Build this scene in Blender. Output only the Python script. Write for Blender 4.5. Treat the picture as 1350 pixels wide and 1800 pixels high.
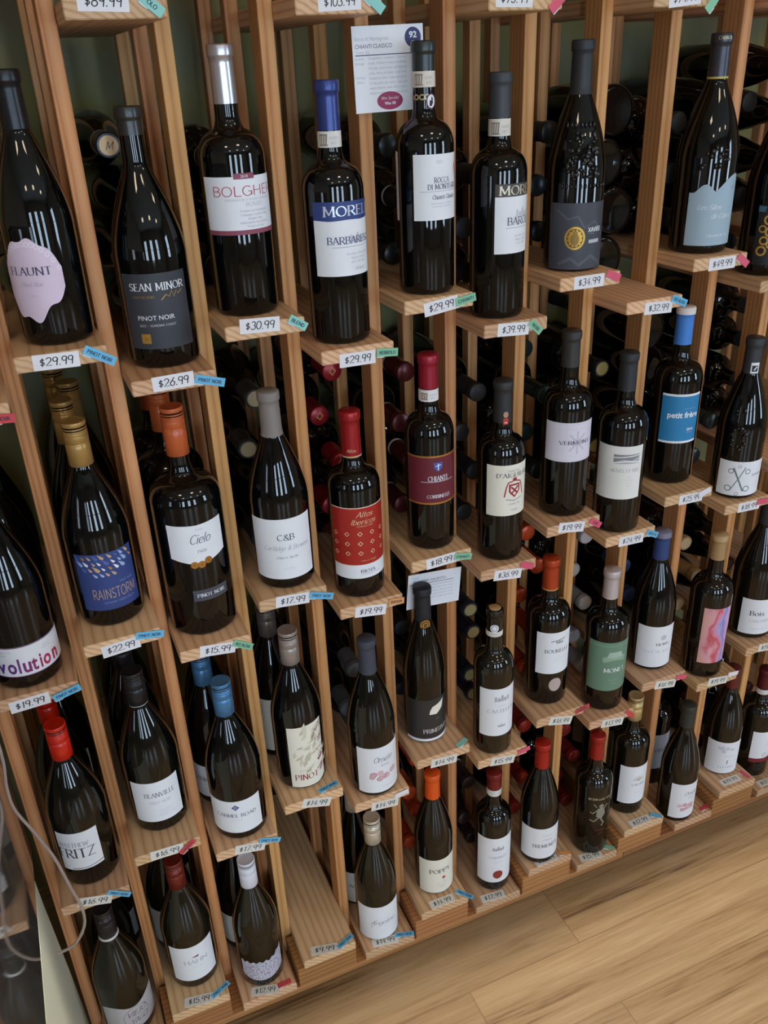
import bpy, bmesh, math, random
from mathutils import Vector, Matrix

random.seed(7)
for o in list(bpy.data.objects):
    bpy.data.objects.remove(o, do_unlink=True)
S = bpy.context.scene
COL = S.collection
PI = math.pi

# ------------------------------------------------------------------ camera
def make_camera():
    a, b, g = 0.38614383, 0.47518419, -0.04414761      # yaw to the right, pitch down, roll
    f = Vector((math.sin(a)*math.cos(b), math.cos(a)*math.cos(b), -math.sin(b)))
    r = Vector((math.cos(a), -math.sin(a), 0.0))
    u = r.cross(f)
    r2 = math.cos(g)*r + math.sin(g)*u
    u2 = -math.sin(g)*r + math.cos(g)*u
    m = Matrix((r2, u2, -f)).transposed().to_4x4()
    m.translation = Vector((0.1433, -1.0465, 1.5611))
    cd = bpy.data.cameras.new('camera')
    cd.sensor_fit = 'HORIZONTAL'; cd.sensor_width = 36.0
    cd.lens = 36.0 * 1522.73 / 1350.0
    cd.clip_start = 0.02; cd.clip_end = 60
    o = bpy.data.objects.new('camera', cd); COL.objects.link(o)
    o.matrix_world = m
    S.camera = o
make_camera()

# ------------------------------------------------------------------ view, world, light
S.view_settings.view_transform = 'Standard'
S.view_settings.look = 'None'
S.view_settings.exposure = 0.0
S.view_settings.gamma = 1.0
S.view_settings.use_curve_mapping = False
W = bpy.data.worlds.new('world'); S.world = W; W.use_nodes = True
W.node_tree.nodes['Background'].inputs[0].default_value = (0.55, 0.62, 0.75, 1)
W.node_tree.nodes['Background'].inputs[1].default_value = 0.05

WINDOW_STRENGTH = 13.2
CEILING_STRENGTH = 15.0
TUBE_WATTS = 100.0

def area(name, loc, rot, sx, sy, power, col):
    l = bpy.data.lights.new(name, 'AREA'); l.shape = 'RECTANGLE'; l.size = sx; l.size_y = sy
    l.energy = power; l.color = col
    o = bpy.data.objects.new(name, l); COL.objects.link(o); o.location = loc; o.rotation_euler = rot
    return o
# the tube over the rack that lights the floor and leaves its foot in shade
area('ceiling_tube_light', (0.95, 0.042, 2.90), (0, 0, 0.024), 1.9, 0.014, TUBE_WATTS, (1.0, 0.93, 0.82))

# ------------------------------------------------------------------ node helpers and materials
def lin(c):
    if isinstance(c, str):
        c = [int(c[i:i+2], 16)/255 for i in (0, 2, 4)]
    return tuple(((x/12.92) if x <= 0.04045 else ((x+0.055)/1.055)**2.4) for x in c) + (1.0,)
def new_mat(name):
    m = bpy.data.materials.new(name); m.use_nodes = True
    return m, m.node_tree, m.node_tree.nodes['Principled BSDF']
_flat = {}
def flat(hexcol, rough=0.55, metal=0.0, spec=0.35, name='ink'):
    k = (hexcol, rough, metal, spec)
    if k not in _flat:
        m, t, b = new_mat(name + '_' + hexcol)
        c = lin(hexcol)
        b.inputs['Base Color'].default_value = c
        b.inputs['Roughness'].default_value = rough
        b.inputs['Metallic'].default_value = metal
        b.inputs['Specular IOR Level'].default_value = spec
        # faint procedural fibre so that no surface is perfectly uniform
        n = t.nodes.new('ShaderNodeTexNoise'); n.inputs['Scale'].default_value = 260
        bp = t.nodes.new('ShaderNodeBump'); bp.inputs['Strength'].default_value = 0.04; bp.inputs['Distance'].default_value = 0.0004
        t.links.new(n.outputs['Fac'], bp.inputs['Height']); t.links.new(bp.outputs['Normal'], b.inputs['Normal'])
        _flat[k] = m
    return _flat[k]
def glass_mat(name, hexcol, rough=0.035):
    m, t, b = new_mat(name)
    b.inputs['Base Color'].default_value = lin(hexcol)
    b.inputs['Roughness'].default_value = rough
    b.inputs['Specular IOR Level'].default_value = 0.55
    n = t.nodes.new('ShaderNodeTexNoise'); n.inputs['Scale'].default_value = 14; n.inputs['Detail'].default_value = 1
    bp = t.nodes.new('ShaderNodeBump'); bp.inputs['Strength'].default_value = 0.05; bp.inputs['Distance'].default_value = 0.003
    tc = t.nodes.new('ShaderNodeTexCoord')
    t.links.new(tc.outputs['Object'], n.inputs['Vector'])
    t.links.new(n.outputs['Fac'], bp.inputs['Height']); t.links.new(bp.outputs['Normal'], b.inputs['Normal'])
    return m
GLASS = {'black': glass_mat('black_glass', '050606'), 'green': glass_mat('dark_green_glass', '0a0b08'),
         'brown': glass_mat('brown_glass', '120e09'), 'olive': glass_mat('olive_glass', '19160d')}

def wood(name, axis, dark, mid, light, ring=42.0, rough=0.55):
    m, t, b = new_mat(name)
    N = t.nodes.new; L = t.links.new
    tc = N('ShaderNodeTexCoord'); oi = N('ShaderNodeObjectInfo')
    off = N('ShaderNodeVectorMath'); off.operation = 'SCALE'; off.inputs[0].default_value = (0.31, 0.57, 0.43)
    L(oi.outputs['Random'], off.inputs['Scale'])
    add = N('ShaderNodeVectorMath'); add.operation = 'ADD'
    L(tc.outputs['Object'], add.inputs[0]); L(off.outputs[0], add.inputs[1])
    mp = N('ShaderNodeMapping'); s = [1.0, 1.0, 1.0]; s['XYZ'.index(axis)] = 0.09
    mp.inputs['Scale'].default_value = s
    L(add.outputs[0], mp.inputs['Vector'])
    wv = N('ShaderNodeTexWave'); wv.wave_type = 'RINGS'; wv.rings_direction = axis
    wv.inputs['Scale'].default_value = ring; wv.inputs['Distortion'].default_value = 2.4
    wv.inputs['Detail'].default_value = 2.0; wv.inputs['Detail Scale'].default_value = 1.4
    L(mp.outputs[0], wv.inputs['Vector'])
    fine = N('ShaderNodeTexNoise'); fine.inputs['Scale'].default_value = 420; fine.inputs['Detail'].default_value = 3
    L(mp.outputs[0], fine.inputs['Vector'])
    big = N('ShaderNodeTexNoise'); big.inputs['Scale'].default_value = 9; big.inputs['Detail'].default_value = 3
    L(mp.outputs[0], big.inputs['Vector'])
    cr = N('ShaderNodeValToRGB'); e = cr.color_ramp.elements
    e[0].position = 0.0; e[0].color = lin(dark); e[1].position = 1.0; e[1].color = lin(light)
    k = e.new(0.42); k.color = lin(mid)
    mix = N('ShaderNodeMix'); mix.data_type = 'FLOAT'; mix.inputs[0].default_value = 0.42
    L(wv.outputs['Fac'], mix.inputs[2]); L(fine.outputs['Fac'], mix.inputs[3])
    mix2 = N('ShaderNodeMix'); mix2.data_type = 'FLOAT'; mix2.inputs[0].default_value = 0.45
    L(mix.outputs[0], mix2.inputs[2]); L(big.outputs['Fac'], mix2.inputs[3])
    L(mix2.outputs[0], cr.inputs[0])
    hsv = N('ShaderNodeHueSaturation')
    vr = N('ShaderNodeMapRange'); vr.inputs[3].default_value = 0.80; vr.inputs[4].default_value = 1.12
    L(oi.outputs['Random'], vr.inputs[0]); L(vr.outputs[0], hsv.inputs['Value'])
    hr = N('ShaderNodeMath'); hr.operation = 'MULTIPLY'; hr.inputs[1].default_value = 7.31; L(oi.outputs['Random'], hr.inputs[0])
    hf = N('ShaderNodeMath'); hf.operation = 'FRACT'; L(hr.outputs[0], hf.inputs[0])
    hm = N('ShaderNodeMapRange'); hm.inputs[3].default_value = 0.493; hm.inputs[4].default_value = 0.508; L(hf.outputs[0], hm.inputs[0]); L(hm.outputs[0], hsv.inputs['Hue'])
    # thin dark late-wood lines
    lw = N('ShaderNodeMapRange'); lw.inputs[1].default_value = 0.0; lw.inputs[2].default_value = 0.16; lw.inputs[3].default_value = 0.84; lw.inputs[4].default_value = 1.0
    L(wv.outputs['Fac'], lw.inputs[0])
    dk = N('ShaderNodeMix'); dk.data_type = 'RGBA'; dk.blend_type = 'MULTIPLY'; dk.inputs[0].default_value = 1.0
    L(cr.outputs[0], dk.inputs[6]); L(lw.outputs[0], dk.inputs[7])
    L(dk.outputs[2], hsv.inputs['Color'])
    L(hsv.outputs[0], b.inputs['Base Color'])
    b.inputs['Roughness'].default_value = rough; b.inputs['Specular IOR Level'].default_value = 0.3
    bp = N('ShaderNodeBump'); bp.inputs['Strength'].default_value = 0.18; bp.inputs['Distance'].default_value = 0.001
    L(mix.outputs[0], bp.inputs['Height']); L(bp.outputs['Normal'], b.inputs['Normal'])
    return m
WOOD_POST = wood('redwood_post', 'Z', '96582e', 'c88a55', 'd9a874')
WOOD_SHELF = wood('redwood_shelf', 'Y', 'aa7850', 'd6a980', 'e4c4a0')
WOOD_LONG = wood('redwood_plinth', 'X', '7c4c2a', 'a87044', 'bc885a')

def wall_paint(name, c1, c2, scale=2.0):
    m, t, b = new_mat(name); N = t.nodes.new; L = t.links.new
    tc = N('ShaderNodeTexCoord'); n = N('ShaderNodeTexNoise'); n.inputs['Scale'].default_value = scale; n.inputs['Detail'].default_value = 4
    L(tc.outputs['Object'], n.inputs['Vector'])
    cr = N('ShaderNodeValToRGB'); cr.color_ramp.elements[0].color = lin(c1); cr.color_ramp.elements[1].color = lin(c2)
    cr.color_ramp.elements[0].position = 0.38; cr.color_ramp.elements[1].position = 0.62
    L(n.outputs['Fac'], cr.inputs[0]); L(cr.outputs[0], b.inputs['Base Color']); b.inputs['Roughness'].default_value = 0.8
    return m
PAINT = wall_paint('cream_paint', '8d8478', '968d80')
BACK_PAINT = wall_paint('olive_sponged_paint', '8f8750', '7f7e62', 6.0)
CEIL_PAINT = wall_paint('ceiling_paint', 'b0aca4', 'b8b4ac')

def floor_mat():
    m, t, b = new_mat('oak_laminate'); N = t.nodes.new; L = t.links.new
    tc = N('ShaderNodeTexCoord'); mp = N('ShaderNodeMapping')
    mp.inputs['Location'].default_value = (-0.893 + 12.0, 0.003 + 0.134*30 - 0.006, 0)
    L(tc.outputs['Object'], mp.inputs['Vector'])
    br = N('ShaderNodeTexBrick'); br.offset = 0.205; br.offset_frequency = 2; br.squash = 1.0
    br.inputs['Scale'].default_value = 1.0; br.inputs['Brick Width'].default_value = 1.2; br.inputs['Row Height'].default_value = 0.134
    br.inputs['Mortar Size'].default_value = 0.0008; br.inputs['Mortar Smooth'].default_value = 0.1; br.inputs['Bias'].default_value = 0.0
    br.inputs['Color1'].default_value = (0.25, 0.25, 0.25, 1); br.inputs['Color2'].default_value = (0.75, 0.75, 0.75, 1)
    br.inputs['Mortar'].default_value = (0.5, 0.5, 0.5, 1)
    L(mp.outputs[0], br.inputs['Vector'])
    g = N('ShaderNodeMapping'); g.inputs['Scale'].default_value = (0.40, 8.0, 1.0)
    L(tc.outputs['Object'], g.inputs['Vector'])
    shift = N('ShaderNodeVectorMath'); shift.operation = 'ADD'; L(g.outputs[0], shift.inputs[0]); L(br.outputs['Color'], shift.inputs[1])
    n1 = N('ShaderNodeTexNoise'); n1.inputs['Scale'].default_value = 3.2; n1.inputs['Detail'].default_value = 6; n1.inputs['Roughness'].default_value = 0.62; n1.inputs['Distortion'].default_value = 0.6
    L(shift.outputs[0], n1.inputs['Vector'])
    n2 = N('ShaderNodeTexNoise'); n2.inputs['Scale'].default_value = 26; n2.inputs['Detail'].default_value = 3
    L(shift.outputs[0], n2.inputs['Vector'])
    cr = N('ShaderNodeValToRGB'); e = cr.color_ramp.elements
    e[0].position = 0.33; e[0].color = lin('523a24'); e[1].position = 0.70; e[1].color = lin('a38a69')
    k = e.new(0.44); k.color = lin('856b4c')
    mx = N('ShaderNodeMix'); mx.data_type = 'FLOAT'; mx.inputs[0].default_value = 0.28
    L(n1.outputs['Fac'], mx.inputs[2]); L(n2.outputs['Fac'], mx.inputs[3]); L(mx.outputs[0], cr.inputs[0])
    # scattered knots
    vo = N('ShaderNodeTexVoronoi'); vo.inputs['Scale'].default_value = 2.1
    kg = N('ShaderNodeMapping'); kg.inputs['Scale'].default_value = (1.0, 2.6, 1.0); L(tc.outputs['Object'], kg.inputs['Vector'])
    L(kg.outputs[0], vo.inputs['Vector'])
    kr = N('ShaderNodeMapRange'); kr.inputs[1].default_value = 0.012; kr.inputs[2].default_value = 0.06; kr.inputs[3].default_value = 0.5; kr.inputs[4].default_value = 1.0
    L(vo.outputs['Distance'], kr.inputs[0])
    tone = N('ShaderNodeMapRange'); tone.inputs[1].default_value = 0.05; tone.inputs[2].default_value = 0.75; tone.inputs[3].default_value = 0.82; tone.inputs[4].default_value = 1.10
    L(br.outputs['Color'], tone.inputs[0])
    mulk = N('ShaderNodeMath'); mulk.operation = 'MULTIPLY'; L(kr.outputs[0], mulk.inputs[0]); L(tone.outputs[0], mulk.inputs[1])
    seam = N('ShaderNodeMapRange'); seam.inputs[3].default_value = 1.0; seam.inputs[4].default_value = 0.58
    L(br.outputs['Fac'], seam.inputs[0])
    mul2 = N('ShaderNodeMath'); mul2.operation = 'MULTIPLY'; L(mulk.outputs[0], mul2.inputs[0]); L(seam.outputs[0], mul2.inputs[1])
    hs = N('ShaderNodeHueSaturation'); L(mul2.outputs[0], hs.inputs['Value']); L(cr.outputs[0], hs.inputs['Color'])
    L(hs.outputs[0], b.inputs['Base Color']); b.inputs['Roughness'].default_value = 0.30; b.inputs['Specular IOR Level'].default_value = 0.45
    return m

def emit(name, col, strength):
    m = bpy.data.materials.new(name); m.use_nodes = True; t = m.node_tree; t.nodes.clear()
    o = t.nodes.new('ShaderNodeOutputMaterial'); e = t.nodes.new('ShaderNodeEmission')
    e.inputs[0].default_value = (*col, 1); e.inputs[1].default_value = strength
    t.links.new(e.outputs[0], o.inputs[0]); return m

# ------------------------------------------------------------------ mesh helpers
class MB:
    """collects faces per material and links them as one mesh object"""
    def __init__(self): self.v = []; self.f = []; self.mi = []; self.mats = []; self.smooth = []
    def slot(self, m):
        if m not in self.mats: self.mats.append(m)
        return self.mats.index(m)
    def add(self, verts, faces, mat, smooth=False):
        b = len(self.v); k = self.slot(mat); self.v.extend(verts)
        for f in faces:
            self.f.append(tuple(b+i for i in f)); self.mi.append(k); self.smooth.append(smooth)
    def box(self, x0, x1, y0, y1, z0, z1, mat):
        vs = [(x, y, z) for x in (x0, x1) for y in (y0, y1) for z in (z0, z1)]
        self.add(vs, [(0,1,3,2), (4,6,7,5), (0,4,5,1), (2,3,7,6), (0,2,6,4), (1,5,7,3)], mat)
    def cbox(self, x0, x1, y0, y1, z0, z1, mat, c=0.0012):
        """box with chamfered edges"""
        bm = bmesh.new(); bmesh.ops.create_cube(bm, size=1.0)
        for v in bm.verts:
            v.co = Vector(((x0+x1)/2 + v.co.x*(x1-x0), (y0+y1)/2 + v.co.y*(y1-y0), (z0+z1)/2 + v.co.z*(z1-z0)))
        bmesh.ops.bevel(bm, geom=list(bm.edges), offset=c, segments=1, affect='EDGES', profile=0.5)
        bm.verts.index_update()
        self.add([tuple(v.co) for v in bm.verts], [tuple(v.index for v in f.verts) for f in bm.faces], mat); bm.free()
    def lathe(self, prof, mat, seg=48, cap0=True, cap1=True):
        vs = []; fs = []; n = len(prof)
        for r, z in prof:
            for i in range(seg):
                a = 2*PI*i/seg; vs.append((r*math.cos(a), r*math.sin(a), z))
        for j in range(n-1):
            for i in range(seg):
                k = (i+1) % seg; fs.append((j*seg+i, j*seg+k, (j+1)*seg+k, (j+1)*seg+i))
        if cap0: fs.append(tuple(range(seg))[::-1])
        if cap1: fs.append(tuple((n-1)*seg+i for i in range(seg)))
        self.add(vs, fs, mat, True)
    def mesh(self, name):
        me = bpy.data.meshes.new(name); me.from_pydata(self.v, [], self.f)
        for m in self.mats: me.materials.append(m)
        me.polygons.foreach_set('material_index', self.mi); me.polygons.foreach_set('use_smooth', self.smooth)
        me.update(); return me
    def build(self, name, parent=None, loc=(0, 0, 0)):
        return place(name, self.mesh(name), parent, loc)
def place(name, me, parent=None, loc=(0, 0, 0)):
    o = bpy.data.objects.new(name, me); COL.objects.link(o); o.location = loc
    if parent is not None: o.parent = parent
    return o
def tag(o, label=None, cat=None, group=None, kind=None):
    if label: o['label'] = label
    if cat: o['category'] = cat
    if group: o['group'] = group
    if kind: o['kind'] = kind
    return o
def thing(name, label, cat, loc, group=None, rot=(0, 0, 0)):
    o = bpy.data.objects.new(name, None); COL.objects.link(o); o.empty_display_size = 0.03
    o.location = loc; o.rotation_euler = rot
    return tag(o, label, cat, group)

# ------------------------------------------------------------------ lettering
def arc(cx, cy, rx, ry, a0, a1):
    n = max(4, int(abs(a1-a0)/22)); return [(cx+rx*math.cos(math.radians(a0+(a1-a0)*i/n)), cy+ry*math.sin(math.radians(a0+(a1-a0)*i/n))) for i in range(n+1)]
GL = {
'A': (8, '0.3,0 4,10|4,10 7.7,0|1.7,3.6 6.3,3.6'), 'B': (7, '1,0 1,10|1,10 3.5,10 @3.5,7.6,2.6,2.4,90,-90 1,5.2|1,5.2 3.8,5.2 @3.8,2.6,2.9,2.6,90,-90 1,0'),
'C': (8, '@4.6,5,4,5,50,310'), 'D': (8, '1,0 1,10|1,10 3,10 @3,5,4.4,5,90,-90 1,0'), 'E': (6.6, '1,0 1,10|1,10 6,10|1,5.2 5,5.2|1,0 6.2,0'),
'F': (6.4, '1,0 1,10|1,10 6,10|1,5.2 5,5.2'), 'G': (8.6, '@4.6,5,4,5,50,335|8.2,0.8 8.2,4.6|5.5,4.6 8.2,4.6'), 'H': (8.5, '1,0 1,10|7.5,0 7.5,10|1,5.2 7.5,5.2'),
'I': (3, '1.5,0 1.5,10'), 'J': (4.5, '3,10 3,1.5 @1.5,1.5,1.5,1.8,0,-160'), 'K': (8, '1,0 1,10|7,10 1,4.4|3,6.2 7.6,0'), 'L': (6, '1,10 1,0|1,0 6,0'),
'M': (10, '1,0 1.3,10|1.3,10 5,1.5|5,1.5 8.7,10|8.7,10 9,0'), 'N': (8.5, '1,0 1,10|1,10 7.5,0|7.5,0 7.5,10'), 'O': (9, '@4.5,5,4,5,90,450'),
'P': (7, '1,0 1,10|1,10 3.6,10 @3.6,7.3,2.8,2.7,90,-90 1,4.6'), 'Q': (9, '@4.5,5,4,5,90,450|5,2 8.5,-1.5'), 'R': (7.5, '1,0 1,10|1,10 3.6,10 @3.6,7.3,2.8,2.7,90,-90 1,4.6|3.4,4.6 7.4,0'),
'S': (6.5, '@3.3,7.5,2.4,2.5,30,270 @3.3,2.5,2.6,2.5,90,-150'), 'T': (7.5, '3.75,0 3.75,10|0.3,10 7.2,10'), 'U': (8.5, '1,10 1,3.5 @4.2,3.5,3.2,3.5,180,360 7.4,10'),
'V': (8, '0.3,10 4,0|4,0 7.7,10'), 'W': (11.5, '0.3,10 3,0|3,0 5.75,9|5.75,9 8.5,0|8.5,0 11.2,10'), 'X': (8, '0.5,10 7.5,0|7.5,10 0.5,0'),
'Y': (8, '0.3,10 4,5|7.7,10 4,5|4,5 4,0'), 'Z': (7, '0.6,10 6.6,10|6.6,10 0.5,0|0.5,0 6.7,0'),
'&': (8, '7.6,0 2.4,6.8 @3.8,8.2,1.7,1.8,215,-30 1.6,4.2 @3.3,2.3,2.6,2.3,140,300 7.3,4.6'),
'0': (6, '@3,5,2.7,5,90,450'), '1': (4, '1.2,8 2.6,10 2.6,0'), '2': (6.4, '@3,7.3,2.5,2.7,160,-40 0.4,0.4 6,0.6'), '3': (6, '@2.8,7.5,2.2,2.5,140,-80 @2.8,2.7,2.6,2.7,80,-150'),
'4': (6.5, '4.4,0 4.4,10 0.3,3.2 6.2,3.2'), '5': (6.2, '5.4,10 1.4,10 1,5.6 @2.9,3.1,2.6,3.1,120,-150'), '6': (6.2, '4.8,10 0.8,3.8 @3.1,2.9,2.5,2.9,165,-195'),
'7': (6.2, '0.5,10 5.8,10 2.2,0'), '8': (6.2, '@3.1,7.6,2.1,2.4,90,450|@3.1,2.6,2.6,2.6,90,450'), '9': (6.2, '@3,7.2,2.4,2.6,20,380 4.6,0'),
'$': (6, '@2.8,6.4,1.9,1.6,30,270 @2.8,3.2,2,1.6,90,-150|2.8,0 2.8,9.4'), '.': (2.6, '1,0.2 1.5,0.7'), ',': (2.6, '1.3,0.8 0.8,-1.2'), "'": (2.4, '1.2,10 0.9,8'), '-': (5, '1,4.5 4,4.5'),
'a': (6.6, '@3,3.2,2.6,3.2,60,330|5.4,6.4 5.4,1 6.2,0.2'), 'b': (6.6, '1,10 1,0|@3.5,3.2,2.6,3.2,150,-150'), 'c': (6, '@3.2,3.2,2.7,3.2,50,310'), 'd': (6.8, '@3,3.2,2.6,3.2,30,330|5.5,10 5.5,0'),
'e': (6.2, '0.6,3.4 5.6,3.4 @3.1,3.2,2.6,3.2,5,315'), 'f': (4.6, '5,9.4 @3.9,8.5,1.6,1.5,60,180 2.3,0|0.6,6.2 4.4,6.2'), 'g': (6.6, '@3,3.2,2.6,3.2,30,330|5.5,6.4 5.5,-1.5 @3.1,-1.5,2.4,2,0,-150'),
'h': (6.8, '1,10 1,0|@3.4,3.9,2.4,2.5,180,0 5.8,0'), 'i': (2.6, '1.2,6.4 1.2,0|1.1,8.6 1.3,9.2'), 'k': (6.2, '1,10 1,0|5,6.4 1,2.8|2.4,3.8 5.6,0'), 'l': (2.6, '1.2,10 1.2,0'),
'm': (10, '1,6.4 1,0|@3,4.2,2,2.2,180,0 5,0|@7,4.2,2,2.2,180,0 9,0'), 'n': (6.8, '1,6.4 1,0|@3.4,3.9,2.4,2.5,180,0 5.8,0'), 'o': (6.4, '@3.2,3.2,2.7,3.2,90,450'),
'p': (6.6, '1,6.4 1,-3.4|@3.5,3.2,2.6,3.2,150,-150'), 'q': (6.6, '@3,3.2,2.6,3.2,30,330|5.5,6.4 5.5,-3.4'), 'r': (4.8, '1,6.4 1,0|@3.2,4,2.2,2.4,180,60'), 's': (5, '@2.5,4.8,1.7,1.6,30,270 @2.5,1.6,1.8,1.6,90,-150'),
't': (4.6, '2,9 2,1.4 @3.4,1.4,1.4,1.4,180,290|0.4,6.2 4,6.2'), 'u': (6.6, '1,6.4 1,2.4 @3.3,2.4,2.3,2.4,180,360 5.6,6.4|5.6,6.4 5.6,0'), 'v': (6.2, '0.5,6.4 3.1,0|3.1,0 5.7,6.4'),
'w': (9, '0.4,6.4 2.4,0|2.4,0 4.5,6|4.5,6 6.6,0|6.6,0 8.6,6.4'), 'x': (6, '0.5,6.4 5.5,0|5.5,6.4 0.5,0'), 'y': (6.2, '0.5,6.4 3.2,0|6,6.4 2,-3.4'), 'z': (5.6, '0.5,6.4 5,6.4|5,6.4 0.5,0|0.5,0 5.2,0'),
'j': (3, '1.4,6.4 1.4,-2 @0,-2,1.4,1.6,0,-140|1.3,8.6 1.5,9.2'), ' ': (4, ''),
}
STY = {'serif': (1.65, 0.6, True, 0.0), 'script': (1.0, 0.42, False, 0.36), 'hand': (1.25, 1.0, False, 0.12), 'thin': (0.85, 0.75, False, 0.0), 'heavy': (2.0, 1.5, False, 0.0)}
_strokes = {}
def glyph(ch):
    if ch not in _strokes:
        w, s = GL.get(ch, GL.get(ch.upper(), GL['-'])); out = []
        for st in s.split('|'):
            if not st: continue
            pts = []
            for tok in st.split():
                if tok[0] == '@': pts += arc(*[float(x) for x in tok[1:].split(',')])
                else: pts.append(tuple(float(x) for x in tok.split(',')))
            out.append(pts)
        _strokes[ch] = (w, out)
    return _strokes[ch]
def ribbon(pts, wf):
    """quads along a polyline; wf(dx,dy) gives the full width"""
    n = len(pts); vs = []; fs = []
    for i in range(n):
        a = pts[max(i-1, 0)]; b = pts[min(i+1, n-1)]
        dx, dy = b[0]-a[0], b[1]-a[1]; l = math.hypot(dx, dy) or 1e-9; dx /= l; dy /= l
        w = wf(dx, dy)/2; x, y = pts[i]
        if i == 0: x -= dx*w*0.5; y -= dy*w*0.5
        if i == n-1: x += dx*w*0.5; y += dy*w*0.5
        vs += [(x-dy*w, y+dx*w), (x+dy*w, y-dx*w)]
    for i in range(n-1): fs.append((2*i, 2*i+1, 2*i+3, 2*i+2))
    return vs, fs
def stroke_text(s, style):
    thick, thin, serif, slant = STY[style]
    vs = []; fs = []; x = 0.0
    def put(pts, wf, x0):
        v, f = ribbon(pts, wf); b = len(vs)
        for (px, py) in v: vs.append((x0 + px + slant*py, py))
        fs.extend(tuple(b+i for i in q) for q in f)
    for ch in s:
        w, st = glyph(ch)
        for pts in st:
            p2 = [pts[0]]
            for q in pts[1:]:
                p = p2[-1]; d = math.hypot(q[0]-p[0], q[1]-p[1]); k = max(1, int(d/4.0))
                for i in range(1, k+1): p2.append((p[0]+(q[0]-p[0])*i/k, p[1]+(q[1]-p[1])*i/k))
            put(p2, lambda dx, dy: thin + (thick-thin)*abs(dy)*(1.0 if dx*dy <= 0.15 or style != 'serif' else 0.35), x)
            if serif and len(pts) >= 2:
                for e, nb in ((pts[0], pts[1]), (pts[-1], pts[-2])):
                    if abs(nb[1]-e[1]) > 2.0 and (abs(e[1]) < 0.1 or abs(e[1]-10) < 0.1 or abs(e[1]-6.4) < 0.1):
                        put([(e[0]-1.35, e[1]), (e[0]+1.35, e[1])], lambda dx, dy: 0.55, x)
        x += w + (0.9 if style in ('serif', 'thin', 'heavy') else 0.3)
    return vs, fs, x, 10.0
_bf = {}
def bfont_text(s, bold):
    k = (s, bold)
    if k in _bf: return _bf[k]
    cu = bpy.data.curves.new('t', 'FONT'); cu.body = s; cu.size = 10; cu.resolution_u = 3
    if bold: cu.offset = 0.28
    ob = bpy.data.objects.new('t', cu); COL.objects.link(ob)
    dg = bpy.context.evaluated_depsgraph_get(); me = bpy.data.meshes.new_from_object(ob.evaluated_get(dg))
    vs = [(v.co.x, v.co.y) for v in me.vertices]; fs = [tuple(p.vertices) for p in me.polygons]
    bpy.data.objects.remove(ob, do_unlink=True); bpy.data.curves.remove(cu); bpy.data.meshes.remove(me)
    w = max(v[0] for v in vs); _bf[k] = (vs, fs, w, 7.0)
    return _bf[k]
def text_geo(s, style, h, w=None):
    vs, fs, adv, cap = bfont_text(s, style == 'bold') if style in ('sans', 'bold') else stroke_text(s, style)
    sy = h/cap; sx = (w/adv) if w else sy
    return [((x-adv/2)*sx, y*sy) for x, y in vs], fs
def slice_u(vs, fs, step=0.003):
    """cut flat faces into narrow columns so that they can be bent round a bottle"""
    xs = [v[0] for v in vs]
    if not vs or max(xs)-min(xs) < step: return vs, fs
    bm = bmesh.new(); bv = [bm.verts.new((x, y, 0)) for x, y in vs]
    for f in fs:
        try: bm.faces.new([bv[i] for i in f])
        except ValueError: pass
    x = math.floor(min(xs)/step)*step + step
    while x < max(xs):
        bmesh.ops.bisect_plane(bm, geom=list(bm.verts)+list(bm.edges)+list(bm.faces), plane_co=(x, 0, 0), plane_no=(1, 0, 0)); x += step
    bm.verts.index_update()
    a = [(v.co.x, v.co.y) for v in bm.verts]; b = [tuple(v.index for v in f.verts) for f in bm.faces]; bm.free()
    return a, b

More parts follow.
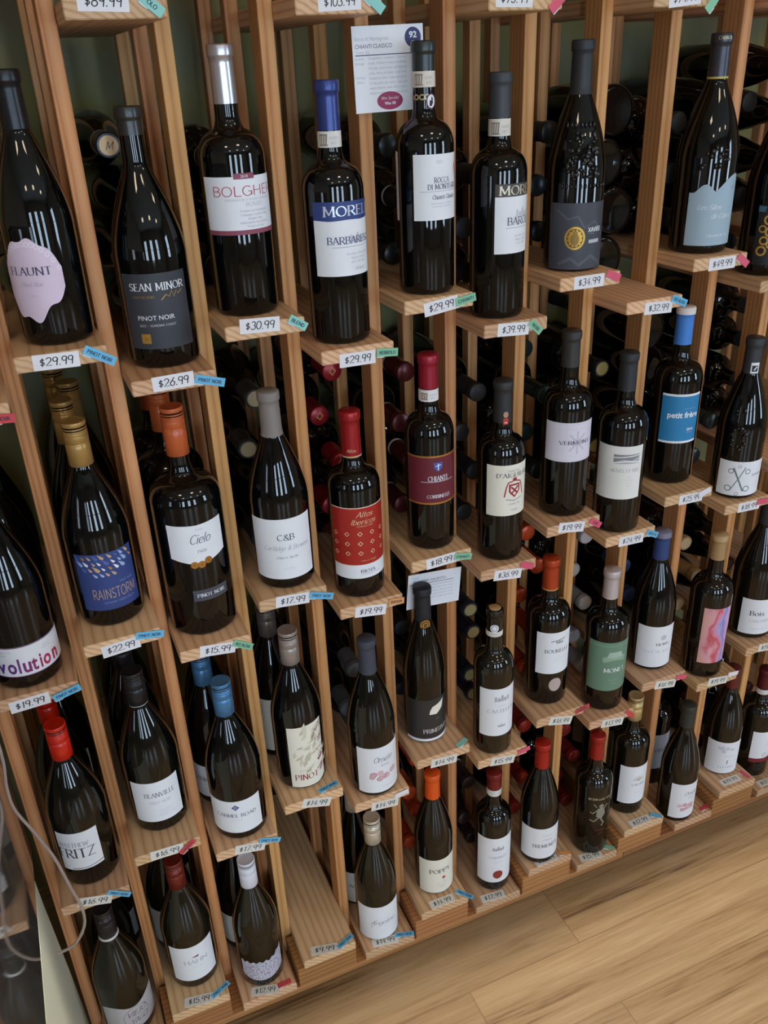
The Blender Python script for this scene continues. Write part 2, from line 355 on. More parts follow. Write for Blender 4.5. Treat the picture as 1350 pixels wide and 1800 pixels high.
class Sheet:
    """a paper label with its print: flat (bend=None) or bent round a bottle of radius bend; u to the side, v upward"""
    def __init__(self, bend=None, phi=0.0): self.mb = MB(); self.R = bend; self.phi = phi; self.n = 0
    def at(self, u, v, off):
        if self.R is None: return (u, -off, v)
        a = self.phi + u/self.R; r = self.R + off
        return (r*math.sin(a), -r*math.cos(a), v)
    def put(self, vs, fs, mat, layer):
        if self.R is not None: vs, fs = slice_u(vs, fs)
        off = 0.0003 + 0.00012*layer
        self.mb.add([self.at(u, v, off) for u, v in vs], fs, mat)
    def field(self, u0, u1, zb, zt, mat, layer=0, n=None):
        n = n or max(2, int(abs(u1-u0)/0.0022)); vs = []; fs = []
        off = 0.0003 + 0.00012*layer
        fb = zb if callable(zb) else (lambda t: zb); ft = zt if callable(zt) else (lambda t: zt)
        for i in range(n+1):
            t = i/n; u = u0+(u1-u0)*t
            vs += [self.at(u, fb(t), off), self.at(u, ft(t), off)]
        for i in range(n): fs.append((2*i, 2*i+2, 2*i+3, 2*i+1))
        self.mb.add(vs, fs, mat)
    def text(self, s, style, uc, v, h, w, mat, layer=2, rot=0.0):
        vs, fs = text_geo(s, style, h, w); c, q = math.cos(rot), math.sin(rot)
        self.put([(uc + x*c - y*q, v + x*q + y*c) for x, y in vs], fs, mat, layer)
    def ell(self, uc, vc, rx, ry, mat, layer=1, seg=20, hole=0.0):
        vs = []; fs = []
        if hole <= 0:
            vs = [(uc+rx*math.cos(2*PI*i/seg), vc+ry*math.sin(2*PI*i/seg)) for i in range(seg)]; fs = [tuple(range(seg))]
        else:
            for i in range(seg):
                c, s = math.cos(2*PI*i/seg), math.sin(2*PI*i/seg); vs += [(uc+rx*c, vc+ry*s), (uc+rx*hole*c, vc+ry*hole*s)]
            fs = [(2*i, (2*i+2) % (2*seg), (2*i+3) % (2*seg), 2*i+1) for i in range(seg)]
        self.put(vs, fs, mat, layer)
    def poly(self, pts, mat, layer=1): self.put(pts, [tuple(range(len(pts)))], mat, layer)
    def line(self, pts, w, mat, layer=1):
        vs, fs = ribbon(pts, lambda a, b: w); self.put(vs, fs, mat, layer)

# ------------------------------------------------------------------ the setting
XL, XR, YF, YB, ZC = -2.2, 4.4, -4.6, 0.47, 3.0
def structure(name, boxes, mat):
    mb = MB()
    for b in boxes: mb.box(*b, mat)
    return tag(mb.build(name), kind='structure')
structure('floor', [(XL, XR, YF, YB, -0.05, 0.0)], floor_mat())
structure('ceiling', [(XL, XR, YF, YB, ZC, ZC+0.05)], CEIL_PAINT)
structure('wall_back', [(XL, XR, YB, YB+0.08, 0.0, ZC)], BACK_PAINT)
structure('wall_left', [(XL-0.08, XL, YF, YB, 0.0, ZC)], PAINT)
structure('wall_right', [(XR, XR+0.08, YF, YB, 0.0, ZC)], PAINT)
wins = [(-1.45, -0.80), (0.05, 0.70), (1.55, 2.20)]
wb = []; x = XL
for a, b in wins: wb.append((x, a, YF-0.08, YF, 0.0, ZC)); wb += [(a, b, YF-0.08, YF, 0.0, 0.50), (a, b, YF-0.08, YF, 2.40, ZC)]; x = b
wb.append((x, XR, YF-0.08, YF, 0.0, ZC))
structure('wall_front', wb, PAINT)
SKY_PANE = emit('daylight_pane', (0.58, 0.78, 1.0), WINDOW_STRENGTH)
FRAME = flat('efece4', 0.4)
for i, (a, b) in enumerate(wins):
    mb = MB(); mb.box(a, b, YF-0.06, YF-0.055, 0.50, 2.40, SKY_PANE); o = tag(mb.build('window_%d' % (i+1)), kind='structure')
    fr = MB(); t = 0.035
    fr.box(a, a+t, YF-0.05, YF+0.01, 0.50, 2.40, FRAME); fr.box(b-t, b, YF-0.05, YF+0.01, 0.50, 2.40, FRAME)
    fr.box(a, b, YF-0.05, YF+0.01, 0.50, 0.50+t, FRAME); fr.box(a, b, YF-0.05, YF+0.01, 2.40-t, 2.40, FRAME)
    fr.box((a+b)/2-t/2, (a+b)/2+t/2, YF-0.05, YF, 0.50, 2.40, FRAME); fr.box(a, b, YF-0.05, YF, 1.62, 1.62+t, FRAME)
    fr.build('window_frame', o)
mb = MB(); mb.box(XR-0.012, XR-0.006, -3.3, -2.5, 0.6, 2.3, SKY_PANE); o = tag(mb.build('window_4'), kind='structure')  # unseen glowing pane added to put bright edge streaks on the bottles
fr = MB()
for b in ((-3.34, -3.3, 0.56, 2.34), (-2.5, -2.46, 0.56, 2.34), (-2.92, -2.88, 0.6, 2.3)): fr.box(XR-0.03, XR-0.0005, b[0], b[1], b[2], b[3], FRAME)
for b in ((0.56, 0.6), (2.3, 2.34), (1.43, 1.47)): fr.box(XR-0.03, XR-0.0005, -3.3, -2.5, b[0], b[1], FRAME)
fr.build('window_frame', o)  # bars dressing the added pane as a window
CEIL_PANEL = emit('ceiling_diffuser', (1.0, 0.80, 0.56), CEILING_STRENGTH)
for i, (cx, cy) in enumerate([(-0.6, -1.6), (1.0, -1.6), (2.6, -1.6), (-0.6, -3.2), (1.0, -3.2), (2.6, -3.2)]):
    t = thing('ceiling_light', 'square ceiling light panel above the shop floor facing the wine rack', 'light', (cx, cy, ZC), 'ceiling light panels')
    d = MB(); d.box(-0.17, 0.17, -0.17, 0.17, -0.018, -0.012, CEIL_PANEL); d.build('diffuser', t)
    fr = MB()
    for q in ((-0.2, 0.2, -0.2, -0.17), (-0.2, 0.2, 0.17, 0.2), (-0.2, -0.17, -0.17, 0.17), (0.17, 0.2, -0.17, 0.17)): fr.box(*q, -0.022, -0.0005, FRAME)
    fr.build('frame', t)
# housing of the tube over the rack
t = thing('ceiling_tube', 'long narrow ceiling tube fitting hung directly over the wine rack', 'light', (0.95, 0.042, ZC), None, (0, 0, 0.024))
h = MB(); h.cbox(-1.15, 1.15, -0.04, 0.04, -0.085, -0.06, FRAME); h.build('housing', t)
h = MB(); h.box(-1.0, -0.98, -0.01, 0.01, -0.06, -0.0005, FRAME); h.box(0.98, 1.0, -0.01, 0.01, -0.06, -0.0005, FRAME); h.build('hanger', t)

# ------------------------------------------------------------------ the rack
P, SW, TH = 0.12243, 0.1037, 0.019
CX = [0.0027, 0.0, 0.0011, 0.0008, 0.0006, -0.0011, -0.0023, -0.0026, -0.0048, -0.0091, 0.0093, 0.0042, 0.0013, 0.001, 0.001, 0.001, 0.001, 0.001]
ZR = {-1: (1.6834, 1.6334), 0: (1.2826, 1.2327), 1: (0.8812, 0.8310), 2: (0.4774, 0.4269), 3: (0.0821, 0.0353)}
NCOL = 18
PF, PD, PW = 0.086, 0.040, 0.0187           # front face, depth and width of the posts
RTOP = 2.05
def shelf_x(k): return k*P + CX[k]
def shelf_z(k, r): return ZR[r][(k+1) % 2]
rack = thing('wine_rack', 'redwood wine rack with slim posts and staggered display shelves along the wall', 'wine rack', (0.0, 0.0, 0.0))
def post(xc, y, d):
    mb = MB(); mb.cbox(-PW/2, PW/2, -d/2, d/2, -RTOP/2, RTOP/2, WOOD_POST, 0.0010)
    mb.build('post', rack, (xc, y+d/2, RTOP/2))
post_x = []
for k in range(NCOL+1):
    if k == 0: xc = shelf_x(0) - PW/2
    elif k == NCOL: xc = shelf_x(k-1)+SW+PW/2
    else: xc = (shelf_x(k-1)+SW+shelf_x(k))/2
    post_x.append(xc)
    post(xc, PF, PD); post(xc, 0.240, 0.022); post(xc, 0.392, 0.022)
for k in range(NCOL):
    for r in range(-1, 4):
        mb = MB(); y1 = 0.43
        mb.cbox(-SW/2+0.0001, SW/2-0.0001, -y1/2, y1/2, -TH, 0.0, WOOD_SHELF, 0.0014)
        mb.build('shelf_board', rack, (shelf_x(k)+SW/2, y1/2, shelf_z(k, r)))
mb = MB(); mb.cbox(-1.15, 1.15, -0.21, 0.21, -0.012, 0.012, WOOD_LONG, 0.001); mb.build('top_board', rack, (1.105, 0.22, RTOP+0.0125))
for xa, xb in ((-0.0155, 1.098), (1.0995, 2.225)):
    mb = MB(); mb.cbox(-(xb-xa)/2, (xb-xa)/2, 0.0028, 0.41, 0.0, 0.0158, WOOD_LONG, 0.001); mb.build('plinth', rack, ((xa+xb)/2, 0.0, 0.0002))
for k in range(1, NCOL, 2):
    mb = MB(); mb.cbox(-SW/2-0.0125, SW/2, 0.0022, 0.08, 0.016, 0.0628, WOOD_LONG, 0.001); mb.build('riser_block', rack, (shelf_x(k)+SW/2, 0.0, 0.0))

# ------------------------------------------------------------------ bottles
def smooth(t): return t*t*(3-2*t)
def bottle_profile(kind, H, R):
    n0, n1 = 0.0143, 0.0136
    p = [(R*0.55, 0.004), (R-0.009, 0.0008), (R-0.004, 0.0006), (R-0.0012, 0.003), (R, 0.007)]
    if kind == 'bordeaux':
        zs, zn = 0.605*H, 0.765*H
        p += [(R, zs*0.5), (R, zs-0.004)]
        for i in range(0, 13):
            t = i/12.0; z = zs+(zn-zs)*t
            # round shoulder turning into a short concave sweep
            if t < 0.62: q = t/0.62; r = R - (R-n0)*0.80*(1-math.sqrt(max(0, 1-q*q)))
            else: q = (t-0.62)/0.38; r = n0 + (R-n0)*0.20*(1-q)**2.0
            p.append((r, z))
        p.append((n0, zn+0.004))
    elif kind == 'burgundy':
        zs, zn = 0.46*H, 0.80*H
        p += [(R, zs*0.5), (R, zs-0.004)]
        for i in range(0, 17):
            t = i/16.0; z = zs+(zn-zs)*t
            s = (1-t)**1.25*(1+1.25*t)/(1.0)
            r = n0 + (R-n0)*min(1.0, s*(1-0.06*math.sin(PI*t)))
            p.append((r, z))
    p += [(n0, zn+0.006), (n1, H-0.017), (n1, H-0.013), (0.0149, H-0.0125), (0.0151, H-0.0105), (0.0151, H-0.0025), (0.0145, H-0.0006), (0.0100, H-0.0004)]
    return p
def radius_at(prof, z):
    for (r0, z0), (r1, z1) in zip(prof, prof[1:]):
        if z0 <= z <= z1 and z1 > z0: return r0+(r1-r0)*(z-z0)/(z1-z0)
    return prof[-1][0]
_gm = {}
def glass_mesh(kind, H, R, gl, seg):
    k = (kind, H, R, gl, seg)
    if k not in _gm:
        pr = bottle_profile(kind, H, R); mb = MB(); mb.lathe(pr, GLASS[gl], seg); _gm[k] = (mb.mesh('glass_body'), pr)
    return _gm[k]
_cm = {}
CAPMAT = {}
def cap_mat(hexcol, fin):
    return {'matt': lambda: flat(hexcol, 0.5, 0.0, 0.4, 'capsule'), 'satin': lambda: flat(hexcol, 0.32, 0.35, 0.5, 'capsule'),
            'metal': lambda: flat(hexcol, 0.28, 0.8, 0.5, 'capsule'), 'wax': lambda: flat(hexcol, 0.3, 0.0, 0.55, 'capsule')}[fin]()
def capsule_mesh(kind, H, L, hexcol, fin, prof, seg, topcol=None, disc=''):
    k = (disc, kind, H, L, hexcol, fin, seg, topcol, prof[5][0], len(prof))
    if k in _cm: return _cm[k]
    m = cap_mat(hexcol, fin); mt = cap_mat(topcol, fin) if topcol else m
    mb = MB(); z0 = H-L; e = 0.0005
    rb = lambda z: radius_at(prof, z)
    if kind == 'screw':
        R = 0.0157; p = [(R-0.0012, z0), (R, z0+0.0006)]
        zk = H-0.020
        p += [(R, z0+0.6*(zk-z0)), (R, zk-0.010), (R-0.0008, zk-0.0092), (R-0.0008, zk-0.0078), (R, zk-0.007)]
        for i in range(4): a = zk+i*0.0036; p += [(R, a), (R, a+0.0010), (R-0.0011, a+0.0017), (R-0.0011, a+0.0027)]
        p += [(R, H-0.0045), (R, H-0.0010), (R-0.0003, H+0.0002), (R-0.0008, H+0.0006), (R-0.0012, H+0.00062)]
        mb.lathe(p, m, seg, False, False)
        mb.lathe([(R-0.0012, H+0.00062), (R-0.0016, H+0.0004), (R*0.5, H+0.0004)], m, seg, False, True)
    else:
        p = []; n = 8
        for i in range(n+1):
            z = z0+(H-0.0135-z0)*i/n; p.append((rb(z)+e, z))
        p += [(0.0156, H-0.0125), (0.0158, H-0.0105), (0.0158, H-0.0022), (0.0152, H-0.0004), (0.0142, H+0.0006)]
        if topcol and len(disc):
            mb.lathe(p, m, seg, False, False); mb.lathe([(0.0142, H+0.0006), (0.0118, H+0.0007)], m, seg, False, False); mb.lathe([(0.0118, H+0.0007), (0.0060, H+0.0007)], mt, seg, False, True)
        elif topcol:
            mb.lathe(p[:-3], m, seg, False, False); mb.lathe(p[-4:], mt, seg, False, True)
        else: mb.lathe(p, m, seg, False, True)
    _cm[k] = mb.mesh('screw_cap' if kind == 'screw' else 'capsule')
    return _cm[k]
_rm = {}
def ring_mesh(z0, z1, prof, mat, seg, e=0.0007):
    k = (round(z0, 4), round(z1, 4), mat.name, seg, e, prof[5][0], prof[-1][1], len(prof))
    if k not in _rm:
        mb = MB(); p = [(radius_at(prof, z0+(z1-z0)*i/6)+e, z0+(z1-z0)*i/6) for i in range(7)]
        mb.lathe(p, mat, seg, False, False); _rm[k] = mb.mesh('neck_band')
    return _rm[k]
def bottle(loc, label, kind, H, R, gl='black', cap=None, group=None, rot=(0, 0, 0), seg=56, ring=None, name='wine_bottle'):
    """cap = (kind, length, colour, finish[, colour of the top])"""
    t = thing(name, label, 'bottle', loc, group, rot)
    me, pr = glass_mesh(kind, H, R, gl, seg); place('glass_body', me, t)
    if cap:
        cm = capsule_mesh(cap[0], H, cap[1], cap[2], cap[3], pr, 40 if seg > 30 else 22, cap[4] if len(cap) > 4 else None, cap[5] if len(cap) > 5 else '')
        place('screw_cap' if cap[0] == 'screw' else 'capsule', cm, t)
    else:
        mb = MB(); mb.lathe([(0.0102, H-0.002), (0.0102, H+0.0005), (0.0095, H+0.001)], flat('b58f62', 0.7, name='cork'), 24, True, True); mb.build('cork', t)
    if ring: place('neck_band', ring_mesh(H-ring[0]-ring[1], H-ring[0], pr, flat(ring[2], 0.5, name='paper'), 40), t)
    return t, pr

WHITE, CREAM, INK, GREY, NAVY, GOLD = flat('e9eaee', 0.6, name='paper'), flat('ebe6d6', 0.6, name='paper'), flat('26262e'), flat('9a9aa4'), flat('2c2f55'), flat('c79a45', 0.35, 0.6)
PALE = flat('c9c8d0')
def paper(t, R, phi0, phi1, zb, zt, mat, name='label', shape=None, label=None):
    """a bent paper label between two angles; returns its sheet, width and a finish() that links it"""
    a0, a1 = math.radians(phi0), math.radians(phi1); sh = Sheet(R, (a0+a1)/2); w = (a1-a0)*R
    if mat is not None:
        b, tp = shape or (zb, zt); sh.field(-w/2, w/2, b, tp, mat)
    def finish():
        o = sh.mb.build(name, t)
        if label: o['label'] = label
        return o
    return sh, w, finish
def smalltext(sh, uc, v, h, words, mat, style='thin', w=None, lead=1.9):
    for i, s in enumerate(words): sh.text(s, style, uc, v-i*h*lead, h, w if i == 0 else None, mat)
def castle(sh, u, v, s, mat):
    for dx, w, h in ((-1.0, .35, .8), (-.5, .5, .55), (0, .4, 1.0), (.5, .5, .5), (1.0, .35, .75)):
        sh.poly([(u+(dx-w/2)*s, v), (u+(dx+w/2)*s, v), (u+(dx+w/2)*s, v+h*s), (u+dx*s, v+(h+.2)*s), (u+(dx-w/2)*s, v+h*s)], mat, 1)
def roses(sh, u, v, s, cols, n=9, seed=1):
    rr = random.Random(seed)
    for i in range(n):
        a, b = u+rr.uniform(-1.6, 1.6)*s, v+rr.uniform(-.55, .55)*s; q = rr.uniform(.3, .5)*s
        sh.ell(a, b, q, q*.9, cols[i % len(cols)], 1, 12); sh.ell(a, b, q*.62, q*.5, cols[(i+1) % len(cols)], 2, 10, .55)

# --- every display bottle: column, row -> place, shape, cap
# (column, row): x, y, height, radius
B = {(1,0): (0.1808,0.0672,0.2911,0.0411),
 (2,0): (0.3040,0.0786,0.2987,0.0445),
 (3,0): (0.4190,0.0752,0.3080,0.0405),
 (4,0): (0.5396,0.0539,0.3161,0.0396),
 (5,0): (0.6679,0.0488,0.3039,0.0378),
 (6,0): (0.7823,0.0556,0.3154,0.0390),
 (7,0): (0.9139,0.0636,0.2992,0.0413),
 (9,0): (1.1508,0.0632,0.3012,0.0445),
 (0,1): (0.0484,0.0554,0.2919,0.0445),
 (1,1): (0.1736,0.0767,0.2906,0.0445),
 (2,1): (0.2990,0.0749,0.3381,0.0495),
 (3,1): (0.4279,0.0560,0.2933,0.0427),
 (4,1): (0.5434,0.0539,0.2948,0.0397),
 (5,1): (0.6706,0.0555,0.3074,0.0375),
 (6,1): (0.7943,0.0492,0.2986,0.0373),
 (7,1): (0.9174,0.0541,0.3064,0.0393),
 (8,1): (1.0215,0.0415,0.3093,0.0405),
 (9,1): (1.1548,0.0739,0.3070,0.0405),
 (10,1): (1.2923,0.0490,0.2913,0.0421),
 (0,2): (0.0580,0.0694,0.2930,0.0445),
 (1,2): (0.1803,0.0800,0.2912,0.0445),
 (2,2): (0.3040,0.0549,0.2965,0.0445),
 (3,2): (0.4212,0.0653,0.2989,0.0420),
 (4,2): (0.5442,0.0419,0.3093,0.0409),
 (5,2): (0.6591,0.0691,0.3097,0.0371),
 (6,2): (0.7811,0.0367,0.3010,0.0357),
 (7,2): (0.9116,0.0656,0.2999,0.0399),
 (8,2): (1.0371,0.0528,0.2993,0.0401),
 (9,2): (1.1549,0.0638,0.2946,0.0404),
 (10,2): (1.2808,0.0474,0.3141,0.0405),
 (11,2): (1.4089,0.0602,0.3100,0.0445),
 (0,3): (0.0535,0.0678,0.2897,0.0445),
 (1,3): (0.1807,0.0797,0.2826,0.0442),
 (2,3): (0.3003,0.0592,0.2942,0.0418),
 (4,3): (0.5388,0.0548,0.2910,0.0403),
 (5,3): (0.6696,0.0655,0.2912,0.0380),
 (6,3): (0.7988,0.0546,0.2964,0.0360),
 (7,3): (0.8996,0.0417,0.2939,0.0390),
 (8,3): (1.0371,0.0483,0.3025,0.0384),
 (9,3): (1.1443,0.0719,0.2997,0.0388),
 (10,3): (1.2625,0.0417,0.3026,0.0403),
 (11,3): (1.4129,0.0770,0.2784,0.0405),
 (12,3): (1.5122,0.0758,0.2889,0.0405)}
ANCHOR = {(0,0): 'the shelf cropped by the frame', (1,0): 'the bottle with pink petal label', (2,0): 'the charcoal-label pinot noir', (3,0): 'the silver-foil bottle', (4,0): 'the blue-foil bottle',
 (5,0): 'the bottle with rooster neck seal', (6,0): 'the dark-foil bottle with cream lettering', (7,0): 'the embossed bottle with gold medallion', (8,0): 'no bottle on the upper empty shelf', (9,0): 'the bottle with wavy pale-blue label',
 (10,0): 'the cropped bottle with gold rings', (0,1): 'the bottle with purple lettering', (1,1): 'the raindrop-label bottle', (2,1): 'the orange-capped magnum', (3,1): 'the taupe-foil bottle',
 (4,1): 'the red diamond-label bottle', (5,1): 'the maroon-label bottle', (6,1): 'the bottle with red crest label', (7,1): 'the lavender-label bottle', (8,1): 'the bottle with landscape label',
 (9,1): 'the bright blue-label bottle', (10,1): 'the bottle with ornate X label', (0,2): 'the bright-red-capped bottle', (1,2): 'the black-capped bottle with silver ring', (2,2): 'the blue-capped bottle',
 (3,2): 'the leaf-pattern-label bottle', (4,2): 'the slate-foil bottle with roses', (5,2): 'the torn-paper-label bottle', (6,2): 'the bottle with emblem neck band', (7,2): 'the bottle with round pale sticker',
 (8,2): 'the green-label bottle', (9,2): 'the navy-foil bottle', (10,2): 'the pink painting-label bottle', (11,2): 'the cropped white-label bottle', (0,3): 'the star-capped bottle', (1,3): 'the brick-red-capped bottle',
 (2,3): 'the white-capped bottle', (3,3): 'no bottle on the lower empty shelf', (4,3): 'the script-label bottle', (5,3): 'the orange-foil bottle', (6,3): 'the bottle with red seal label',
 (7,3): 'the red-foil white-label bottle', (8,3): 'the bottle with printed white figure', (9,3): 'the gold-capped bottle', (10,3): 'the charcoal-foil bottle with roses', (11,3): 'the maroon-foil bottle', (12,3): 'the bottle with white neck ring'}
_parts = {}
def front(k, r, kind, gl, cap, label, ring=None):
    x, y, H, R = B[(k, r)]
    t, pr = bottle((x, y, shelf_z(k, r)), label, kind, H, R, gl, cap, 'display bottles on the shelf fronts', ring=ring)
    return t, R, H, pr
RED, MAROON = flat('a8202a'), flat('7c2530')
# ---- top row
t, R, H, pr = front(1, 0, 'burgundy', 'black', ('foil', .058, '1d1d20', 'satin'), 'dark sloping wine bottle with lilac-pink petal-shaped label and small dark capitals')
PINK = flat('d9c4d6', 0.5, name='paper')
sh, w, fin = paper(t, R, -92, 22, 0, 0, PINK, shape=(lambda q: .030+.034*abs(2*q-.95)**1.6+.004*math.sin(q*19), lambda q: .122-.040*abs(2*q-1.1)**2.4+.002*math.sin(q*23)))
sh.text('FLAUNT', 'serif', .004, .083, .0085, .052, flat('4a4560')); sh.text('Pinot Noir', 'script', .004, .070, .0052, .026, GREY); sh.text('2022', 'thin', .004, .058, .0026, None, GREY)
for i in range(16): q = i/15; sh.ell(-.038+.076*q, .117-.036*abs(2*q-1.1)**2.4, .0028, .0032, flat('e6d8e4', 0.4), 1, 10, .5)
fin()
t, R, H, pr = front(2, 0, 'burgundy', 'black', ('foil', .030, '2b2a28', 'wax'), 'dark sloping wine bottle with charcoal label, white and gold lettering and gold square')
CHAR = flat('3a3b41', 0.5, name='paper')
sh, w, fin = paper(t, R, -64, 46, .026, .118, CHAR)
sh.text('SEAN MINOR', 'serif', .003, .098, .0085, .070, WHITE); sh.text('SIGNATURE SERIES', 'thin', -.016, .089, .0025, .028, GOLD)
sh.line([(.006, .086), (.012, .092), (.016, .089), (.020, .096), (.022, .088), (.026, .095), (.028, .091), (.034, .095)], .0009, GOLD)
sh.text('PINOT NOIR', 'sans', -.004, .062, .0056, .046, WHITE); sh.text('2022 - SONOMA COAST', 'thin', -.003, .054, .0027, .046, WHITE)
sh.poly([(-.026, .033), (-.014, .033), (-.014, .045), (-.026, .045)], GOLD); sh.text('M', 'script', -.020, .036, .005, None, flat('8a6a2a'), 3)
fin()
t, R, H, pr = front(3, 0, 'bordeaux', 'black', ('foil', .062, 'c9c6cc', 'metal'), 'round-shouldered wine bottle with bright silver foil and white label with thin red capitals')
sh, w, fin = paper(t, R, -75, 82, .101, .168, WHITE)
MV = flat('8d4a5c'); sh.poly([(-w/2, .101), (w/2, .101), (w/2, .1065), (-w/2, .1065)], MV)
sh.poly([(-.013, .165), (.013, .165), (.013, .1715), (-.013, .1715)], MV, 1); sh.text('2018', 'sans', 0, .1665, .0032, None, WHITE, 3)
sh.text('BOLGHERI', 'thin', .006, .146, .011, .094, flat('b23a52')); sh.text('DENOMINAZIONE DI ORIGINE CONTROLLATA', 'thin', .006, .1405, .0024, .064, GREY); sh.text('ROSSO', 'thin', .010, .134, .0042, .022, GREY)
smalltext(sh, .010, .1275, .0024, ['Prodotto ed Imbottigliato', 'Campagna Castena Italia', 'Bolgheri Italy', 'Imbottigliato San Vincenzo', 'Product of Italy'], flat('6a6a78')); fin()
t, R, H, pr = front(4, 0, 'bordeaux', 'black', ('foil', .055, '34427e', 'satin'), 'wine bottle with blue foil, paper neck strip and white BARBARESCO label', ring=(.056, .0185, 'e2dcd6'))
BLUE = flat('33457f', 0.45)
sh, w, fin = paper(t, R, -61, 88, .090, .180, WHITE)
sh.field(-w/2, w/2, lambda q: .1585+.0005*math.cos(q*14), .181, BLUE, 1); sh.text('MORELLI', 'serif', .004, .164, .0115, .082, flat('d9dae2', 0.3, 0.5), 3)
castle(sh, .008, .130, .011, PALE); sh.text('BARBARESCO', 'serif', .005, .130, .0085, .078, flat('4a5276'), 3)
sh.line([(-.028, .126), (.040, .126)], .0006, GREY); smalltext(sh, .008, .116, .0027, ['Vino Nero Tanaro Rosso', 'Regnis in Regno', 'del in Vin Pianti'], GREY, 'script'); sh.text('ITALIA', 'serif', .010, .0965, .0032, .016, GREY); fin()
def neck_strip(t, pr, H, d, hgt, items):
    """printed strip bent round the neck"""
    z1 = H-d; z0 = z1-hgt; rr = radius_at(pr, (z0+z1)/2)+.0011; sh = Sheet(rr, math.radians(-22)); items(sh, z0, hgt); host = next((c for c in t.children if c.name.startswith('neck_band')), None) or next((c for c in t.children if c.name.startswith(('capsule', 'screw_cap'))), t); sh.mb.build('neck_print', host)
def seal_items(sh, z0, h):
    sh.poly([(-.013, z0+.002), (-.002, z0+.002), (-.002, z0+h-.003), (-.013, z0+h-.003)], flat('8f8577'), 0)
    for i in range(4): sh.line([(-.0115+i*.003, z0+.004), (-.0105+i*.003, z0+h-.005)], .0009, flat('eee6da'), 1)
    sh.text('AAIN', 'thin', .006, z0+h*.5, .0035, None, GREY, 1); sh.text('0012', 'thin', .006, z0+h*.2, .003, None, GREY, 1)
neck_strip(t, pr, H, .056, .0185, seal_items)
t, R, H, pr = front(5, 0, 'bordeaux', 'black', ('foil', .032, '343a38', 'satin'), 'wine bottle with rooster neck seal in front of the large white notice card', ring=(.033, .018, 'ddd2c6'))
sh, w, fin = paper(t, R, -49, 92, .097, .177, WHITE)
sh.text('2021', 'thin', -.012, .166, .0036, None, GREY); sh.text('ROCCA', 'serif', -.008, .143, .0062, .023, NAVY); sh.text('DI MONTEGROSSI', 'serif', .002, .135, .0062, .060, NAVY)
sh.line([(-.038, .1325), (.046, .1325)], .0005, GREY); sh.text('Chianti Classico', 'serif', -.002, .123, .0052, .040, NAVY); smalltext(sh, -.008, .117, .0020, ['Denominazione di Origine', 'Controllata e Garantita'], GREY)
sh.ell(.026, .155, .0115, .0125, GREY, 1, 26, .9); sh.line([(.0185, .163), (.024, .148), (.0285, .163)], .0034, flat('c22f35'), 2); fin()
sh, w, fin = paper(t, R, -148, -92, .095, .180, WHITE, 'back_label'); fin()
neck_strip(t, pr, H, .033, .018, seal_items)
def roc(sh, z0, h):
    sh.text('ROCCA', 'bold', -.004, z0+.006, .0062, None, flat('c8b890', .4, .3), 1); sh.ell(.0085, z0+.004, .0066, .0088, flat('7d4a68'), 2, 24); sh.ell(.0085, z0+.004, .0054, .0075, WHITE, 3, 24)
    sh.poly([(.006, z0-.001), (.0085, z0-.002), (.011, z0+.002), (.0105, z0+.008), (.0085, z0+.0095), (.0085, z0+.005), (.0062, z0+.005)], INK, 4)
neck_strip(t, pr, H, .052, .019, roc)
t, R, H, pr = front(6, 0, 'bordeaux', 'black', ('foil', .054, '3c3d42', 'matt'), 'wine bottle with dark grey foil and white label under a cream-lettered dark band', ring=(.055, .021, 'e0d9cf'))
sh, w, fin = paper(t, R, -36, 98, .091, .166, WHITE)
sh.field(-w/2, w/2, .1655, .182, flat('4a4440', 0.45), 1); sh.text('MORELLI', 'serif', .000, .168, .0112, .080, flat('cdbfa6', 0.35, 0.4), 3)
castle(sh, -.002, .138, .011, PALE); sh.text('BAROLO', 'serif', -.002, .129, .0095, .052, flat('575b72'), 3); sh.line([(-.030, .125), (.028, .125)], .0006, GREY)
smalltext(sh, -.004, .113, .0026, ['Vino Nero Tanaro', 'Regnis in Regno', 'in Vin Pianti'], GREY, 'script'); fin(); neck_strip(t, pr, H, .056, .020, seal_items)
t, R, H, pr = front(7, 0, 'burgundy', 'black', ('foil', .066, '2c2d31', 'matt'), 'sloping wine bottle with embossed crest, charcoal label and round gold medallion')
sh, w, fin = paper(t, R, -84, 78, .004, .096, flat('45464e', 0.5, name='paper'))
LC = flat('565862', 0.45)
sh.line([(-.046, .086), (-.030, .074), (-.016, .078), (-.006, .062), (.010, .070), (.030, .050), (.046, .058)], .0035, LC, 1); sh.line([(-.040, .012), (-.024, .020), (-.012, .010), (.006, .022), (.030, .008)], .005, LC, 1)
sh.ell(-.019, .048, .0148, .0162, GOLD, 1, 32); sh.ell(-.019, .048, .0118, .0130, flat('3a3428'), 2, 32, .93); sh.ell(-.019, .0465, .0062, .0088, flat('8a6a34', .4, .4), 2, 18); sh.ell(-.019, .055, .0035, .0038, flat('8a6a34', .4, .4), 3, 14)
for i in range(12): a = i*PI/6; sh.ell(-.019+.0104*math.cos(a), .048+.0115*math.sin(a), .0011, .0011, flat('3a3428'), 3, 8)
sh.text('XAVIER', 'heavy', .012, .056, .0058, .024, WHITE); sh.text('VIGNON', 'thin', .006, .0525, .0020, None, GREY); sh.poly([(.002, .040), (.022, .040), (.022, .045), (.002, .045)], flat('b9bac2'), 1); fin()
